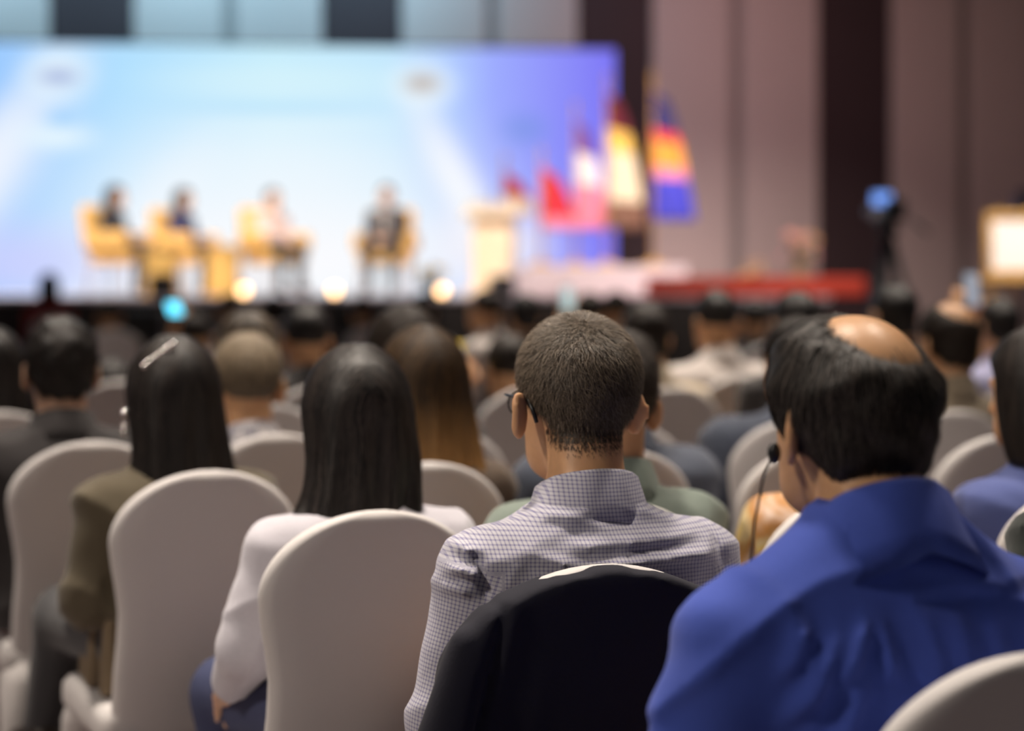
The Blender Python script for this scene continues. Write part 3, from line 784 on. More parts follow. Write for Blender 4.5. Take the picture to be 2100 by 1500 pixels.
def plaid():
    m = cloth('white_plaid_cotton', (.55, .53, .55)); nt = m.node_tree; b = nt.nodes['Principled BSDF']; tc = N(nt, 'ShaderNodeTexCoord'); ck = N(nt, 'ShaderNodeTexChecker'); ck.inputs['Scale'].default_value = 26
    ck.inputs['Color1'].default_value = (.60, .57, .58, 1); ck.inputs['Color2'].default_value = (.33, .32, .36, 1); nt.links.new(tc.outputs['Object'], ck.inputs['Vector']); nt.links.new(ck.outputs['Color'], b.inputs['Base Color']); return m
C_PLAID = plaid()

# row of the man in the blue shirt
def rb(u, v): return ((u-1758)/1778/.94, HC-(v-VH)/1778)
RDB = [(*rb(*a), *rb(*b), am, wd) for (a, b, am, wd) in [((1600, 1215), (1530, 1345), .014, .009), ((1545, 1240), (1450, 1410), .012, .010), ((1622, 1215), (1628, 1340), .010, .007), ((1575, 1330), (1510, 1490), .012, .010), ((1480, 1230), (1440, 1330), .008, .010),
       ((1640, 1196), (2060, 1186), -.005, .006), ((1640, 1180), (2060, 1170), .004, .010), ((1950, 1200), (2085, 1228), .008, .009), ((1780, 1210), (1785, 1450), .004, .012), ((1850, 1215), (1880, 1420), .005, .012), ((1930, 1290), (2080, 1260), .006, .012), ((1700, 1300), (1720, 1480), .005, .014)]]
c = ch(2135, 1338, 'beside the balding man in the royal blue shirt', yaw=20)
BLUE, bi = person('balding man in a royal blue collared shirt with thick dark side hair', 1738, 624, 2.285, yaw=20, style='balding', hmat=M_WAVY, skin='tan', shirt=C_BLUE, W=1.10, res='near', lean=.05, side=-.02, hyaw=4, hpitch=2, hair_o=1.0, belly=1.15, folds=.0045, hunch=.02, collar_h=.04, flare=.03, nkz=.04, ridges=RDB,
       arms=dict(ell=(-.265, .03, .68), elr=(.26, .03, .68)), ears_out=.012, eyes=True)
# row of the man in the checked shirt
c4 = ch(1238, 1158, 'wearing a dark navy jacket over its back', yaw=18)
def rl(u, v): return ((u-1163)/1400/.95, HC-(v-VH)/1400)
RDG = []
for (a, b, am, wd) in [((985, 1062), (1190, 1040), .007, .010), ((1060, 1048), (1200, 1088), .006, .009), ((1090, 1112), (1360, 1098), .010, .011), ((1120, 1150), (1375, 1134), .010, .010), ((1230, 1040), (1350, 1075), .007, .012), ((1000, 1120), (1090, 1150), .005, .010),
                       ((905, 1080), (935, 1225), -.006, .006), ((1395, 1040), (1420, 1160), -.005, .007), ((880, 1110), (925, 1120), .008, .008), ((860, 1150), (915, 1165), .008, .008), ((845, 1190), (905, 1200), .006, .008)]:
    RDG.append((*rl(*a), *rl(*b), am*1.7, wd*.9))
MAIN, mi = seat_person(c4, 1178, 648, 'man in a lavender checked shirt with cropped greying hair and glasses', style='short', hmat=M_GREYBR, shirt=C_GING, skin='tan', W=.98, res='near', lean=.10, side=.015, hyaw=8, hpitch=0, uvs=True, eyes=True, folds=.0028, ridges=RDG, ears_out=.06, hunch=.01,
     arms=dict(ell=(-.222, .03, .69), elr=(.22, .03, .70), wrl=(-.12, .25, .66)), collar_h=.045)
ch(1850, 1112, 'hidden behind the balding man in royal blue', yaw=20)
c = ch(2440, 1095, 'under the person in a dark bottle green jacket')
seat_person(c, 2375, 640, 'person in a dark bottle green jacket beside the woman in a blue sweater', style='short', hmat=M_DBROWN, shirt=C_DGREEN, sleeve='jacket', legs=dict(knl=(-.10, .32, .535), knr=(.10, .32, .535), anl=(-.10, .26, .09), anr=(.10, .26, .09), tol=(-.12, .41, .045), tor=(.12, .41, .045)), arms=dict(ell=(-.235, .0, .705)), W=1.08, res='mid', folds=.006)
# row of the woman in the pale lilac shirt
c3 = ch(772, 1047, 'under the woman in the pale lilac shirt')
DRIFT[0] = -.045
seat_person(c3, 728, 706, 'woman in a pale lilac shirt with long straight black hair', style='long', hmat=M_BLACKH, shirt=C_WHITE, trousers=M_TROUS_N, W=.90, res='near', lean=.05, skin='light', folds=.004, collar=False, hyaw=-6,
     arms=dict(ell=(-.208, .02, .72), elr=(.140, .05, .705), wrl=(-.20, .13, .63)), hair_o=1.)
DRIFT[0] = 0.
c = ch(1263, 1030, 'under the man in the sage green shirt')
seat_person(c, 1246, 684, 'man in a sage green collared shirt behind the head with glasses', style='short', hmat=M_DBROWN, shirt=C_GREEN, arms=dict(ell=(-.155, .05, .705), elr=(.155, .05, .705)), W=1.0, res='mid', skin='deep', hyaw=-4, ears_out=.02, folds=.004)
c = ch(1768, 1008, 'under the woman in the yellow floral blouse')
seat_person(c, 1735, 690, 'woman in a yellow and rust floral blouse with dark hair', style='bob', hmat=M_DBROWN, shirt=C_FLOR, arms=dict(elr=(.145, .05, .705)), W=.92, res='mid', collar=False, skin='light', folds=.005)
c = ch(2235, 990, 'under the woman in the blue knit sweater')
seat_person(c, 2128, 668, 'woman in a denim blue knit sweater with a black bob', style='bob', hmat=M_BLACKH, shirt=C_KNIT, sleeve='sweater', arms=dict(ell=(-.165, .05, .705)), W=.92, res='mid', collar=False, hyaw=10, skin='tan', folds=.003)
# row of the woman in the olive jacket
c2 = ch(428, 965, 'under the long-haired woman in the olive jacket')
OLIVE, oi = seat_person(c2, 352, 688, 'woman in an olive brown jacket with long black hair', style='long', hmat=M_BLACKH, shirt=C_OLIVE, sleeve='jacket', legs=dict(knl=(-.16, .38, .57), anl=(-.20, .44, .32), tol=(-.235, .49, .27)), W=.86, res='mid', lean=.04, collar=False, folds=.005, trousers=cloth('grey_trousers', (.06, .06, .065)),
     arms=dict(ell=(-.190, .0, .70), wrl=(-.16, .2, .66)))
c = ch(872, 948, 'under the woman with caramel-ended hair')
seat_person(c, 862, 668, 'woman with long dark hair fading to caramel ends', style='long', hmat=M_OMBRE, shirt=C_BROWN, W=.92, res='mid', collar=False, ombre=True, hair_o=1.1)
c = ch(1272, 922, 'under the man in the dark slate jacket')
seat_person(c, 1268, 676, 'man in a dark slate jacket hidden behind the checked shirt man', style='short', hmat=M_DBROWN, shirt=C_SLATE, sleeve='jacket', W=1.08, res='mid', legspread=.09)
ch(1684, 914, 'empty, in front of the slate suit man', yaw=14)
ch(2064, 892, 'empty, in front of the woman in the blue sweater', yaw=20)
# next row
c = ch(190, 905, 'under the man in the charcoal jacket', yaw=20)
seat_person(c, 124, 646, 'man in a charcoal jacket with thick black hair', style='fluffy', hmat=M_BLACKH, shirt=C_CHAR, sleeve='jacket', arms=dict(shr=(.172, -.005, .918), elr=(.150, .05, .705), wrr=(.06, .25, .665)), W=1.08, res='mid', hair_o=.75, skin='light')
c = ch(570, 890, 'under the man in the white plaid shirt')
seat_person(c, 505, 683, 'man in a white plaid shirt with thin fair grey hair', style='thin', hmat=M_GREY, shirt=C_PLAID, arms=dict(ell=(-.150, .05, .705), elr=(.140, .05, .705)), W=.92, res='mid', ears_out=.02, skin='tan')
c = ch(905, 880, 'under the brown-haired person in grey')
seat_person(c, 826, 628, 'brown-haired person in grey, directly before the caramel-haired woman', style='bob', hmat=M_DBROWN, shirt=C_GREYS, arms=dict(ell=(-.150, .05, .705)), W=.90, res='mid', collar=False)
ch(1278, 868, 'empty, before the man in the dark slate jacket')
c = ch(1640, 860, 'under the man in the slate blue suit', yaw=16)
seat_person(c, 1628, 648, 'man in a slate blue suit between the floral blouse and cream shirt', style='fluffy', hmat=M_DBROWN, shirt=C_SLATE, sleeve='jacket', W=1.15, res='mid', hair_o=.7)
c = ch(1960, 842, 'under the man in the khaki shirt')
seat_person(c, 1943, 613, 'man in a khaki shirt with a small bald crown', style='balding', hmat=M_DBROWN, shirt=C_KHAKI, W=1.05, res='mid', hair_o=.5)

# farther audience: (label, u, vtop, head width px, style, hair, shirt, extra)
FAR = [
 ('dark-haired woman in black at the row end by the stage wall', -18, 672, 118, 'long', M_BLACKH, C_BLK, {}),
 ('dark-haired person in charcoal between black-haired neighbours', 228, 735, 92, 'bob', M_BLACKH, C_CHAR, {}),
 ('person in a cream linen shirt with dark wavy hair', 1322, 616, 98, 'fluffy', M_DBROWN, C_CREAM, dict(hair_o=.5)),
 ('person in black holding up a yellow phone', 1042, 682, 98, 'short', M_DBROWN, C_BLK, dict(arms=dict(ell=(-.27, .05, .90), wrl=(-.18, .10, 1.09)), hands='grip')),
 ('broad man in a warm white shirt with close-cropped black hair', 1466, 592, 88, 'short', M_BLACKH, C_PWHITE, dict(W=1.12, legspread=.10, ears_out=.02)),
 ('dark-haired man in grey beyond the slate suit man', 1630, 592, 98, 'fluffy', M_BLACKH, C_GREYS, dict(hair_o=.5)),
 ('black-haired person in black near the video camera', 1832, 578, 93, 'fluffy', M_BLACKH, C_BLK, dict(hair_o=.5)),
 ('person in a pink-white shirt turning towards a neighbour', 994, 592, 60, 'short', M_DBROWN, C_PWHITE, dict(yaw=55)),
 ('person in dark grey beside the pink-white shirt', 1075, 598, 66, 'fluffy', M_BLACKH, C_CHAR, dict(hair_o=.4)),
 ('person in brown photographing the stage with a raised phone', 1208, 598, 62, 'short', M_DBROWN, C_BROWN, dict(arms=dict(ell=(-.20, .16, .92), wrl=(-.10, .20, 1.14), elr=(.16, .18, .95), wrr=(.04, .20, 1.14)), hands='grip')),
 ('person in brown beside the raised phone', 1262, 596, 54, 'short', M_DBROWN, C_BROWN, {}),
 ('person in a lavender shirt photographing with both hands raised', 2046, 606, 84, 'fluffy', M_BLACKH, C_LAV, dict(hair_o=.4, arms=dict(ell=(-.27, .14, 1.00), wrl=(-.16, .14, 1.20), elr=(.20, .16, 1.0), wrr=(.03, .16, 1.20)), hands='grip')),
 ('person with brownish grey hair before the thin-haired man', 506, 638, 112, 'bob', M_GREYBR, C_GREYS, dict(collar=False)),
 ('black-haired man in a dark grey suit in the middle rows', 627, 622, 96, 'short', M_BLACKH, C_GREYS, dict(W=1.12)),
 ('black-haired person near the stage in dark clothes', 470, 601, 46, 'short', M_BLACKH, C_BLK, {}),
 ('person in teal holding a glowing phone', 398, 640, 66, 'short', M_DBROWN, cloth('teal_cotton', (.03, .07, .08)), dict(arms=dict(ell=(-.18, .14, .92), wrl=(-.075, .18, 1.19)), hands='grip')),
 ('person in tan clothes close to the stage', 224, 612, 48, 'short', M_DBROWN, C_KHAKI, {}),
 ('person in red by the stage edge', 100, 560, 36, 'bob', M_BLACKH, C_REDC, dict(collar=False)),
 ('dark-haired person in a dark suit before the caramel-haired woman', 862, 600, 52, 'fluffy', M_DBROWN, C_CHAR, dict(hair_o=.4)),
 ('person in black in the front rows by the speaker', 742, 606, 46, 'short', M_BLACKH, C_BLK, {}),
 ('dark-haired person in the front rows in grey', 560, 606, 42, 'bob', M_DBROWN, C_GREYS, dict(collar=False)),
 ('dark-haired person in the front rows before the white shirt man', 1545, 612, 60, 'short', M_BLACKH, C_BLK, {}),
]
INFO = {}
for (lab, u, vt, wpx, sty, hm, shm, kw) in FAR:
    d = F*.172/wpx; kw = dict(kw); yw = kw.pop('yaw', 20)
    P, inf = person(lab, u, vt, d, yaw=yw, style=sty, hmat=hm, shirt=shm, res='far', **kw); INFO[lab] = (P, inf)
    a = R(yw); o = chair_at(P.location.x+math.sin(a)*-.03, P.location.y+math.cos(a)*.03, yw, 'under the '+' '.join(lab.split()[:8]))
# empty chairs farther ahead
for i, (u, v) in enumerate([(1500, 752), (1490, 736), (620, 766)]):
    ch(u, v, ['empty, behind the warm white shirt man', 'empty, second behind the warm white shirt man', 'empty, behind the dark grey suit man'][i], yaw=22)

# ------------------------------------------------------------------ things on and near people
def tail_f(p):
    d = None
    for i, (y0, dx) in enumerate(((-.06, 0), (-.015, .012), (.03, -.006), (.075, .010), (.115, 0))):
        e = cap(p, (-.150+dx, y0*.7, .74), (-.160+dx*1.4, y0*1.15+.01, .495+.012*(i % 2)), .012, .022)
        d = e if d is None else smin(d, e, .02)
    return d
V, Q = grid(tail_f, (-.22, -.13, .36), (-.11, .19, .76), .011)
ct = link('coat_tail', np_mesh('coat_tail', relax(V, Q, 1), Q), cloth('beige_lining', (.22, .165, .105)), OLIVE); ct['label'] = 'beige coat tail hanging beside the seat'
# glasses of the man in the checked shirt
def glasses(P, inf, name='glasses', col=M_BLACK):
    Mh = inf['Mh']; T = lambda q: tuple((Mh @ np.array((*q, 1)))[:3])
    g = MB()
    for s in (-1, 1):
        g.tube([T((s*.064, .098, .016)), T((s*.077, .085, .020)), T((s*.084, .03, .018)), T((s*.086, .0, .018))], .0016, 8)
    fr = g.build('glasses', mat('gunmetal', (.05, .05, .06), .3, metal=.8), P)
    for s in (-1, 1):
        g = MB(); g.tube([T((s*.086, .0, .018)), T((s*.0855, -.014, .016)), T((s*.085, -.026, .004)), T((s*.082, -.034, -.016))], [.002, .003, .0034, .003], 8).build('ear_tip', M_BLACK, fr)
        pts = [T((s*(.036+.030*math.cos(a)), .108-.012*math.cos(a)**2*(1 if math.cos(a) > 0 else 0), .004+.020*math.sin(a))) for a in np.linspace(0, 2*math.pi, 25)]
        MB().tube(pts, .0013, 6).build('rim', M_BLACK, fr)
        c = [T((s*(.036+.029*math.cos(a)), .108, .004+.019*math.sin(a))) for a in np.linspace(0, 2*math.pi, 24, endpoint=False)]
        ml, nt, b = new_mat('lens'); b.inputs['Transmission Weight'].default_value = 1; b.inputs['Roughness'].default_value = .02; b.inputs['IOR'].default_value = 1.05
        link('lens', mesh('lens', c, [tuple(range(24))]), ml, fr, False)
    MB().tube([T((-.008, .112, .010)), T((0, .116, .013)), T((.008, .112, .010))], .0014, 6).build('bridge', M_BLACK, fr)
glasses(MAIN, mi)

# the suit jacket hung over the chair
def jacket_f(p):
    z = p[:, 2]
    rows = [(z0, wz, th) for z0, wz, th in back_profile() if z0 <= .951]
    za = np.array([r[0] for r in rows]); wa = np.array([r[1] for r in rows])
    top = .950
    flare = np.interp(z, [.35, .55, .75, .83, .90, .945], [.070, .058, .042, .030, .014, -.006])
    wz = .006+.1945*np.sqrt(np.maximum(1-np.maximum((z-.81)/.1385, 0)**2, .02))*(z > .81)+np.interp(z, za, wa)*(z <= .81)+np.interp(z, [.35, .55, .75, .83, .90, .945], [.064, .052, .036, .024, .010, .0])
    yc = yback(z)+.35*p[:, 0]**2-.006
    q = np.stack([np.abs(p[:, 0])-(wz-.03), np.abs(p[:, 1]-yc)-.012], 1)
    d = np.linalg.norm(np.maximum(q, 0), axis=1)+np.minimum(q.max(1), 0)-.026
    dtop = z-top+.12*p[:, 0]**2
    d = smax(d, dtop, .02); d = np.maximum(d, .36-z)
    d = np.where(z < .52, np.maximum(d, p[:, 1]+.226), d)
    for s in (-1, 1):
        a = np.array((s*.190, -.262, .850)); b = np.array((s*.240, -.245, .64)); c = np.array((s*.262, -.215, .38))
        e = smin(cap(p, a, b, .026, .046), cap(p, b, c, .046, .050), .03)
        d = smin(d, e, .010)
        # armhole seam
        t = np.array((s*.150, .90)); u2 = np.array((s*.205, .62)); ab = u2-t; qq = p[:, (0, 2)]-t; tt = np.clip(qq@ab/(ab@ab), 0, 1); dist = np.hypot(*(qq-tt[:, None]*ab).T)
        d = d+.008*np.exp(-(dist/.006)**2)-.005*np.exp(-((dist-.014)/.012)**2)
    d = d-.003*(1-np.abs(np.sin(18*p[:, 0]+4*z+2*np.sin(5*z))))**4*np.clip((.86-z)*6, 0, 1)
    return d
V, Q = grid(jacket_f, (-.37, -.36, .34), (.37, -.09, .96), .007)
jk = link('suit_jacket', np_mesh('suit_jacket', relax(V, Q, 2), Q), C_NAVY); jk.location = c4.location; jk.rotation_euler = c4.rotation_euler
tag(jk, 'dark navy suit jacket hung over the back of a covered chair', 'jacket')

# raised phones
def phone(label, P, inf, wrist, off, scr, case=M_BLACK, strength=1.5, tilt=-8):
    w_ = P.matrix_basis @ Vector(tuple(inf['J'][wrist]))
    o = empty('smartphone', w_+Vector(off), P.rotation_euler.z); o.rotation_euler.x = R(tilt); tag(o, label, 'phone')
    MB().box((0, 0, .0), (.075, .008, .15), bev=.004).build('phone_case', case, o)
    MB().box((0, -.0045, .0), (.068, .001, .14)).build('phone_screen', emit('phone_glow', scr, strength), o, smooth=False)
k = 'person in teal holding a glowing phone'; phone('smartphone with a bright cyan screen held by the person in teal', *INFO[k], 'wrl', (0, -.03, .12), (.05, .55, .80), strength=2.2, tilt=-62)
k = 'person in brown photographing the stage with a raised phone'; phone('smartphone with a pale screen held up by the person in brown', *INFO[k], 'wrl', (.03, -.03, .11), (.55, .75, .78), strength=.8)
k = 'person in a lavender shirt photographing with both hands raised'; phone('smartphone held up by the person in lavender', *INFO[k], 'wrl', (.08, -.03, .12), (.40, .45, .55), strength=.5)
k = 'person in black holding up a yellow phone'; phone('smartphone in a yellow case held by the person in black', *INFO[k], 'wrl', (0, -.03, .10), (.85, .60, .02), case=mat('yellow_case', (.85, .6, .02), .4), strength=.35)

# hair clip and earring of the woman in the olive jacket
M_GLINT = mat('silver_trim', (.85, .80, .78), .18, metal=1.0)
def at_head(inf, q): return tuple((inf['Mh'] @ np.array((*q, 1)))[:3])
b = MB()
for k in range(6): b.sphere(at_head(oi, (-.075+.011*k, -.070-.005*k, .082+.009*k)), .0075, 8)
b.build('hair_clip', M_GLINT, OLIVE)
b = MB(); b.sphere(at_head(oi, (-.103, -.005, -.02)), .009, 10); b.sphere(at_head(oi, (-.103, -.005, -.045)), .006, 8); b.sphere(at_head(oi, (-.103, -.005, -.06)), .008, 8)
b.build('earring', M_GLINT, OLIVE)
# earphone and cord of the balding man
b = MB(); b.sphere(at_head(bi, (-.092, .012, -.030)), (.008, .008, .013), 12); b.tube([at_head(bi, q) for q in ((-.094, .015, -.036), (-.100, .022, -.06), (-.108, .026, -.11), (-.116, .022, -.17), (-.128, .02, -.24))], .0016, 6)
b.build('earphone', M_BLACK, BLUE)
# video camera
vx, vy = px(1822, 13.5)
vc = empty('video_camera', (vx, vy, 0), R(8)); tag(vc, 'black video camera with a blue monitor on a tripod before the dark wall strip', 'camera')
zc = HC-(432-VH)/F*13.5
MB().box((0, 0, zc), (.14, .34, .15), bev=.015).build('camera_body', M_BLACK, vc)
MB().tube([(0, .16, zc), (0, .34, zc)], [.05, .06], 16).build('lens', M_BLACK, vc)
MB().tube([(0, -.12, zc+.07), (0, -.1, zc+.13), (0, .1, zc+.13), (0, .12, zc+.07)], .015, 8).build('handle', M_BLACK, vc)
mo = MB().box((-.085, -.10, zc+.075), (.15, .03, .10), bev=.006).build('monitor', M_BLACK, vc)
MB().box((-.085, -.117, zc+.075), (.135, .004, .085)).build('monitor_screen', emit('monitor_glow', (.16, .32, .85), 1.3), mo, smooth=False)
MB().tube([(.09, -.2, zc-.06), (.13, -.42, zc-.16)], .014, 8).build('pan_handle', M_BLACK, vc)
MB().lathe([(.06, zc-.17), (.08, zc-.15), (.05, zc-.08), (.04, zc-.07)], 14).build('tripod_head', M_BLACK, vc)
for a in (90, 210, 330):
    MB().tube([(0, 0, zc-.15), (.45*math.cos(R(a)), .45*math.sin(R(a)), 0)], [.03, .02], 8).build('tripod_leg', M_BLACK, vc)

# easel with framed sign
ex, ey = px(2082, 14.5); zt = HC-(436-VH)/F*14.5
M_GOLD = mat('gilded_wood', (.48, .27, .07), .45)
ez = empty('display_easel', (ex, ey, 0), R(-6)); tag(ez, 'gilded wooden display easel by the right-hand wall', 'easel')
for s in (-1, 1): MB().tube([(s*.10, .02, zt+.02), (s*.33, -.05, 0)], .022, 8).build('leg', M_GOLD, ez)
MB().tube([(0, .04, zt-.1), (0, .5, 0)], .02, 8).build('rear_leg', M_GOLD, ez)
MB().box((0, -.06, zt-.50), (.56, .08, .035), bev=.008).build('ledge', M_GOLD, ez)
fr = empty('framed_sign', (ex, ey, 0), R(-6)); tag(fr, 'white sign in a wide gilded frame standing on the easel', 'sign')
for (c_, s_) in [((0, -.07, zt-.025), (.46, .04, .05)), ((0, -.07, zt-.455), (.46, .04, .05)), ((-.205, -.07, zt-.24), (.05, .04, .38)), ((.205, -.07, zt-.24), (.05, .04, .38))]:
    MB().box(c_, s_, bev=.008).build('frame_bar', M_GOLD, fr)
MB().box((0, -.065, zt-.24), (.37, .012, .39)).build('sign_sheet', mat('white_card', (.82, .76, .75), .7), fr, smooth=False)
# loudspeaker on a stand by the right edge
lx, ly = px(2108, 17.5); zl = HC-(392-VH)/F*17.5
ls = empty('loudspeaker', (lx, ly, 0), R(5)); tag(ls, 'black loudspeaker on a slim stand behind the gilded easel', 'speaker')
MB().box((0, 0, zl-.16), (.20, .22, .32), bev=.02).build('cabinet', M_BLACK, ls)
MB().tube([(0, 0, zl-.3), (0, 0, .1)], .02, 8).build('pole', M_BLACK, ls)
for a in (90, 210, 330): MB().tube([(0, 0, .5), (.4*math.cos(R(a)), .4*math.sin(R(a)), 0)], .015, 6).build('leg', M_BLACK, ls)
# subwoofer in front of the stage and a monitor speaker on its edge
M_GRILL = mat('black_grille', (.015, .014, .014), .6, .4, 300)
def box_speaker(u0, u1, v0, v1, d, label, m=M_GRILL, name='floor_speaker'):
    X0, Y0, Z0 = px(u0, d, v0); X1, _, Z1 = px(u1, d, v1); Z1 = max(Z1, 0) if name == 'floor_speaker' else Z1
    o = empty(name, ((X0+X1)/2, d, Z1), TH); tag(o, label, 'speaker'); wd, h = X1-X0, Z0-Z1
    MB().box((0, .25, h/2), (wd, .5, h), bev=.015).build('cabinet', m, o)
    MB().box((0, -.005, h/2), (wd*.86, .02, h*.88), bev=.005).build('grille', M_GRILL, o)
    for s in (-1, 1): MB().tube([(s*wd*.2, -.016, h*.5), (s*wd*.2, -.03, h*.5)], [wd*.15, wd*.13], 16).build('driver', M_BLACK, o)
    return o
box_speaker(255, 332, 636, 1500, 17.8, 'black floor loudspeaker standing before the stage skirt')
box_speaker(700, 900, 626, 1500, 18.6, 'wide black floor loudspeaker before the middle of the stage')
X0, Y0, _ = st(st_x(334, .2), .2); zb = SZ
def wedge(u, y, wd, h, label, m):
    x, yy, _ = st(st_x(u, y), y); o = empty('stage_monitor', (x, yy, SZ), TH); tag(o, label, 'speaker')
    V = [(-wd/2, -.15, 0), (wd/2, -.15, 0), (wd/2, .25, 0), (-wd/2, .25, 0), (-wd/2, -.12, h), (wd/2, -.12, h), (wd/2, .08, h), (-wd/2, .08, h)]
    b = MB(); vs = [b.bm.verts.new(q) for q in V]
    for f in ((3, 2, 1, 0), (4, 5, 6, 7), (0, 1, 5, 4), (1, 2, 6, 5), (2, 3, 7, 6), (3, 0, 4, 7)): b.bm.faces.new([vs[i] for i in f])
    bmesh.ops.bevel(b.bm, geom=list(b.bm.edges), offset=.01, segments=2, affect='EDGES')
    b.build('cabinet', m, o); MB().box((0, -.14, h*.5), (wd*.8, .03, h*.75), bev=.005).build('grille', M_GRILL, o)
wedge(334, .25, .26, .24, 'brown stage monitor speaker below the amber side table', mat('brown_cabinet', (.06, .04, .03), .7))
wedge(1028, .25, .26, .22, 'grey stage monitor speaker left of the pink riser', mat('grey_cabinet', (.12, .11, .12), .7))

# ---- the panel on the stage
M_AMBER = mat('amber_upholstery', (.85, .50, .15), .8); M_WOODL = mat('pale_legs', (.45, .36, .36), .5)
def armchair(u, y, yaw, label):
    x, yy, _ = st(st_x(u, y), y); o = empty('armchair', (x, yy, SZ), R(yaw)); tag(o, label, 'armchair', 'panel armchairs')
    MB().box((0, .02, .415), (.56, .52, .14), bev=.04).build('seat', M_AMBER, o)
    MB().box((0, -.27, .74), (.56, .11, .52), bev=.045, rx=R(8)).build('backrest', M_AMBER, o)
    for s in (-1, 1):
        MB().box((s*.30, .0, .60), (.09, .52, .20), bev=.035).build('arm', M_AMBER, o)
        for t in (-1, 1): MB().tube([(s*.24, t*.2, .42), (s*.27, t*.23, 0)], [.022, .014], 8).build('leg', M_WOODL, o)
    return o
PAN = [(238, 380, -104, 'bob', M_BLACKH, cloth('black_dress', (.025, .025, .035)), 'light', 'woman panellist in black facing right from the first amber armchair', 'amber armchair under the panellist in black at the row end'),
       (378, 386, -112, 'bob', M_BLACKH, cloth('navy_dress', (.05, .05, .13)), 'light', 'panellist in navy with a dark bob in the second amber armchair', 'amber armchair under the panellist in navy'),
       (560, 386, -140, 'short', M_GREYBR, cloth('pale_pink_shirt', (.72, .55, .50)), 'light', 'panellist in a pale shirt leaning in an amber armchair', 'amber armchair under the panellist in a pale shirt'),
       (792, 378, 172, 'short', M_DBROWN, cloth('dark_suit', (.05, .045, .05)), 'light', 'panellist in a dark suit and pale shirt facing the audience', 'amber armchair under the panellist in a dark suit')]
for (u, vt, yw, sty, hm, cm, sk, lab, cl) in PAN:
    y = {238: 2.0, 378: 2.9}.get(u, 2.4); xs_, ys_, _ = st(st_x(u, y), y)
    P, inf = person(lab, u, vt, ys_, yaw=yw, style=sty, hmat=hm, skin=sk, shirt=cm, res='far', base=SZ, sleeve='jacket' if 'suit' in lab else 'shirt', collar=False, group='panel on the stage', eyes=True)
    P.location.z = SZ
    a = R(yw); o = armchair(u, y, yw, cl); o.location = (P.location.x-math.sin(a)*.04, P.location.y+math.cos(a)*.04, SZ)
    if 'suit' in lab:
        MB().box((0, .118, .86), (.085, .03, .26), bev=.012, rx=R(-4)).build('shirt_front', C_PWHITE, P)
        MB().box((0, .137, .86), (.02, .006, .22), rx=R(-4)).build('tie', C_BLK, P)
def side_table(u, y, label):
    x, yy, _ = st(st_x(u, y), y); o = empty('side_table', (x, yy, SZ), 0); tag(o, label, 'table', 'panel side tables')
    MB().lathe([(.20, 0), (.205, .02), (.18, .25), (.20, .50), (.21, .52)], 20).build('table_skirt', mat('amber_cloth', (.88, .55, .16), .7), o)
    MB().lathe([(.22, .52), (.225, .53), (.22, .545)], 20).build('table_top', M_AMBER, o)
side_table(331, 1.3, 'amber skirted side table before the first two armchairs'); side_table(457, 1.7, 'amber skirted side table between navy panellist and pale-shirted panellist')
M_LAMP = emit('warm_lamp', (1.0, .62, .30), 6)
for i, (u, w_) in enumerate(((500, 'below the amber side table'), (686, 'between the two right-hand panellists'), (906, 'beside the yellow flowers'))):
    x, yy, _ = st(st_x(u, .12), .12); o = empty('footlight', (x, yy, SZ), TH); tag(o, 'small warm footlight on the stage edge '+w_, 'light', 'stage footlights')
    MB().box((0, .03, .04), (.12, .10, .08), bev=.01).build('housing', M_BLACK, o)
    MB().sphere((0, -.02, .06), (.05, .02, .05), 12).build('lens', M_LAMP, o)
def flowers(u, y, h, label, cols, base, n=14, spread=.16, zb=SZ, vase=.16):
    x, yy, _ = st(st_x(u, y), y); o = empty('flower_arrangement', (x, yy, zb), 0); tag(o, label, 'flowers')
    MB().lathe([(.06, 0), (.07, .01), (.05, h*.2), (vase*.6, h*.4), (.05, h*.5), (.055, h*.52)], 16).build('vase', base, o)
    for k in range(n):
        a = rng.uniform(0, 6.28); r = spread*math.sqrt(rng.uniform()); zz = h*(.62+.38*rng.uniform())-r*.4
        px_, py_ = r*math.cos(a), r*math.sin(a)
        MB().tube([(px_*.2, py_*.2, h*.45), (px_, py_, zz)], .005, 5).build('stem', M_STEM, o)
        b = MB()
        for q in range(5): b.sphere((px_+.022*math.cos(q*1.257), py_+.022*math.sin(q*1.257), zz), (.022, .022, .014), 8)
        b.sphere((px_, py_, zz+.008), .014, 8); b.build('blossom', cols[k % len(cols)], o)
M_STEM = mat('green_stem', (.05, .12, .03), .7)
M_YEL = mat('yellow_petals', (.85, .60, .10), .6); M_PNK = mat('pink_petals', (.75, .30, .33), .6); M_TANP = mat('peach_petals', (.75, .42, .2), .6)
flowers(882, .6, .36, 'yellow and white flowers in a dark vase on the stage edge', [M_YEL, C_PWHITE], M_BLACK)
flowers(1640, .9, .75, 'tall tan and pink flower arrangement at the end of the red step', [M_TANP, M_PNK], mat('bronze_vase', (.30, .20, .12), .4), 22, .2)
flowers(1545, .9, .40, 'low peach flower arrangement on the red step', [M_TANP], mat('clay_vase', (.30, .16, .1), .6), 12, .16)

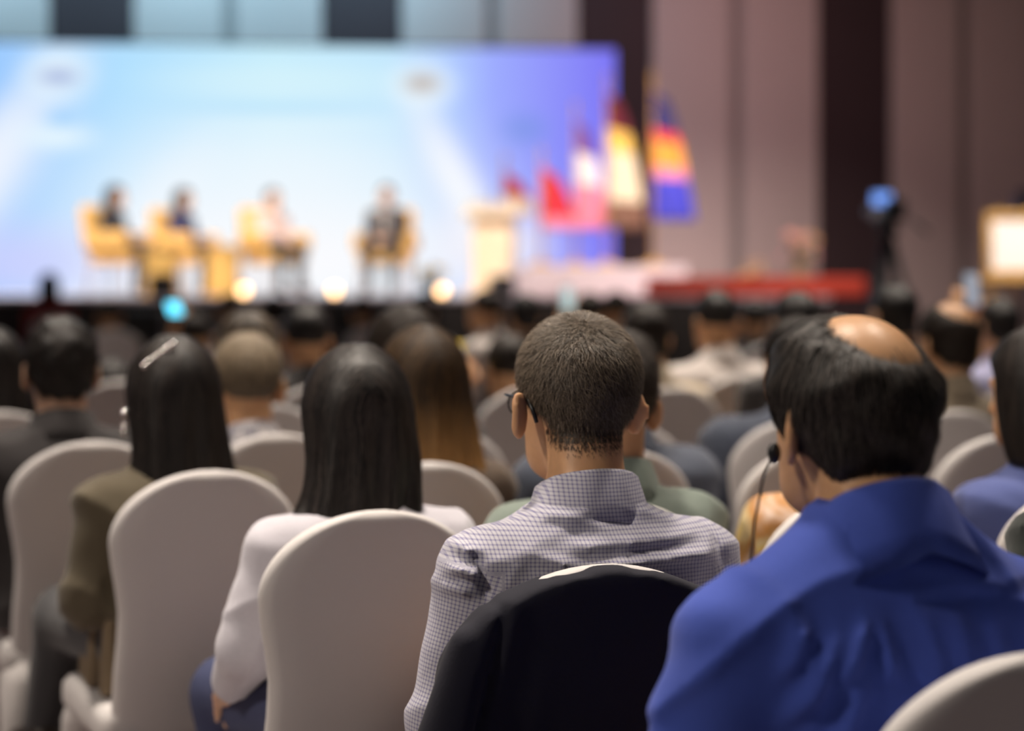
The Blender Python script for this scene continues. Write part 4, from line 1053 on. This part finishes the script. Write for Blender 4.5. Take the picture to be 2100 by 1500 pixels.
# lectern
x, yy, _ = st(st_x(1012, 2.95), 2.95); o = empty('lectern', (x, yy, SZ), R(-10)); tag(o, 'pale cream lectern with a sloped top left of the flags', 'lectern')
M_LECT = mat('pale_cream_wood', (.85, .68, .46), .6)
MB().box((0, 0, .03), (.62, .45, .06), bev=.01).build('base', M_LECT, o); MB().box((0, .05, .50), (.48, .28, .90), bev=.02).build('column', M_LECT, o)
MB().box((0, .0, 1.0), (.66, .48, .05), bev=.01, rx=R(18)).build('reading_top', M_LECT, o); MB().tube([(0, -.1, 1.0), (0, -.02, 1.18), (0, .06, 1.24)], .008, 6).build('microphone', M_BLACK, o)
# flags
FM = {k: cloth('flag_'+k, c) for k, c in dict(red=(.62, .03, .05), darkred=(.16, .012, .03), navy=(.035, .03, .14), orange=(.75, .33, .05), yellow=(.80, .55, .12), blue=(.06, .06, .50), cream=(.78, .66, .48), white=(.78, .72, .72), pink=(.75, .25, .35), purple=(.20, .08, .35), brown=(.22, .11, .07)).items()}
def flag(u, y, vtop, vbot, wd, bands, label, z0=SZ):
    x, yy, _ = st(st_x(u, y), y); zt = HC-(vtop-VH)/F*yy-z0; zb = HC-(vbot-VH)/F*yy-z0
    o = empty('flag', (x, yy, z0), TH); tag(o, label, 'flag', 'flags on poles on the stage')
    MB().tube([(0, 0, .02), (0, 0, zt+.10)], .014, 8).build('pole', M_GOLD, o)
    MB().lathe([(.16, 0), (.16, .02), (.05, .05), (.02, .10)], 18).build('base', M_GOLD, o)
    MB().lathe([(.008, zt+.10), (.028, zt+.13), (.02, zt+.16), (.003, zt+.22)], 12).build('finial', M_GOLD, o)
    nu, nz = 22, 24; V = []; Fc = []; mi_ = []
    for j in range(nz+1):
        t = j/nz; zz = zt-(zt-zb)*t; wz = wd*(.35+.65*t**.7)
        for i in range(nu+1):
            s = i/nu; V.append((-.02+wz*s, -.02+.05*(.4+.6*t)*math.sin(s*17+.8*t), zz-.10*s*(1-t)))
    names = []
    for (tb, nm) in bands:
        if nm not in names: names.append(nm)
    for j in range(nz):
        t = (j+.5)/nz; nm = [b for b in bands if t <= b[0]+1e-6][0][1]
        for i in range(nu): Fc.append((j*(nu+1)+i, j*(nu+1)+i+1, (j+1)*(nu+1)+i+1, (j+1)*(nu+1)+i)); mi_.append(names.index(nm))
    me = mesh('cloth', V, Fc); f = link('cloth', me, [FM[n] for n in names], o)
    me.polygons.foreach_set('material_index', mi_)
    sm = f.modifiers.new('thick', 'SOLIDIFY'); sm.thickness = .004
RZ = SZ+.32
flag(1338, 1.6, 185, 452, .50, [(.28, 'navy'), (.36, 'red'), (.60, 'orange'), (.68, 'pink'), (1, 'blue')], 'navy, orange and blue banded flag at the right end of the flags', RZ)
flag(1245, 1.75, 190, 470, .46, [(.26, 'darkred'), (.42, 'yellow'), (.78, 'cream'), (1, 'brown')], 'dark red and cream banded flag left of the blue-ended flag', RZ)
flag(1180, 1.9, 245, 470, .40, [(.3, 'purple'), (.6, 'white'), (1, 'pink')], 'purple, white and pink banded flag', RZ)
flag(1110, 1.8, 340, 470, .46, [(.8, 'red'), (1, 'pink')], 'plain red flag on a short pole over the riser', RZ)
flag(1035, 3.75, 350, 440, .42, [(.55, 'red'), (1, 'cream')], 'red flag with a cream lower band behind the lectern', SZ)
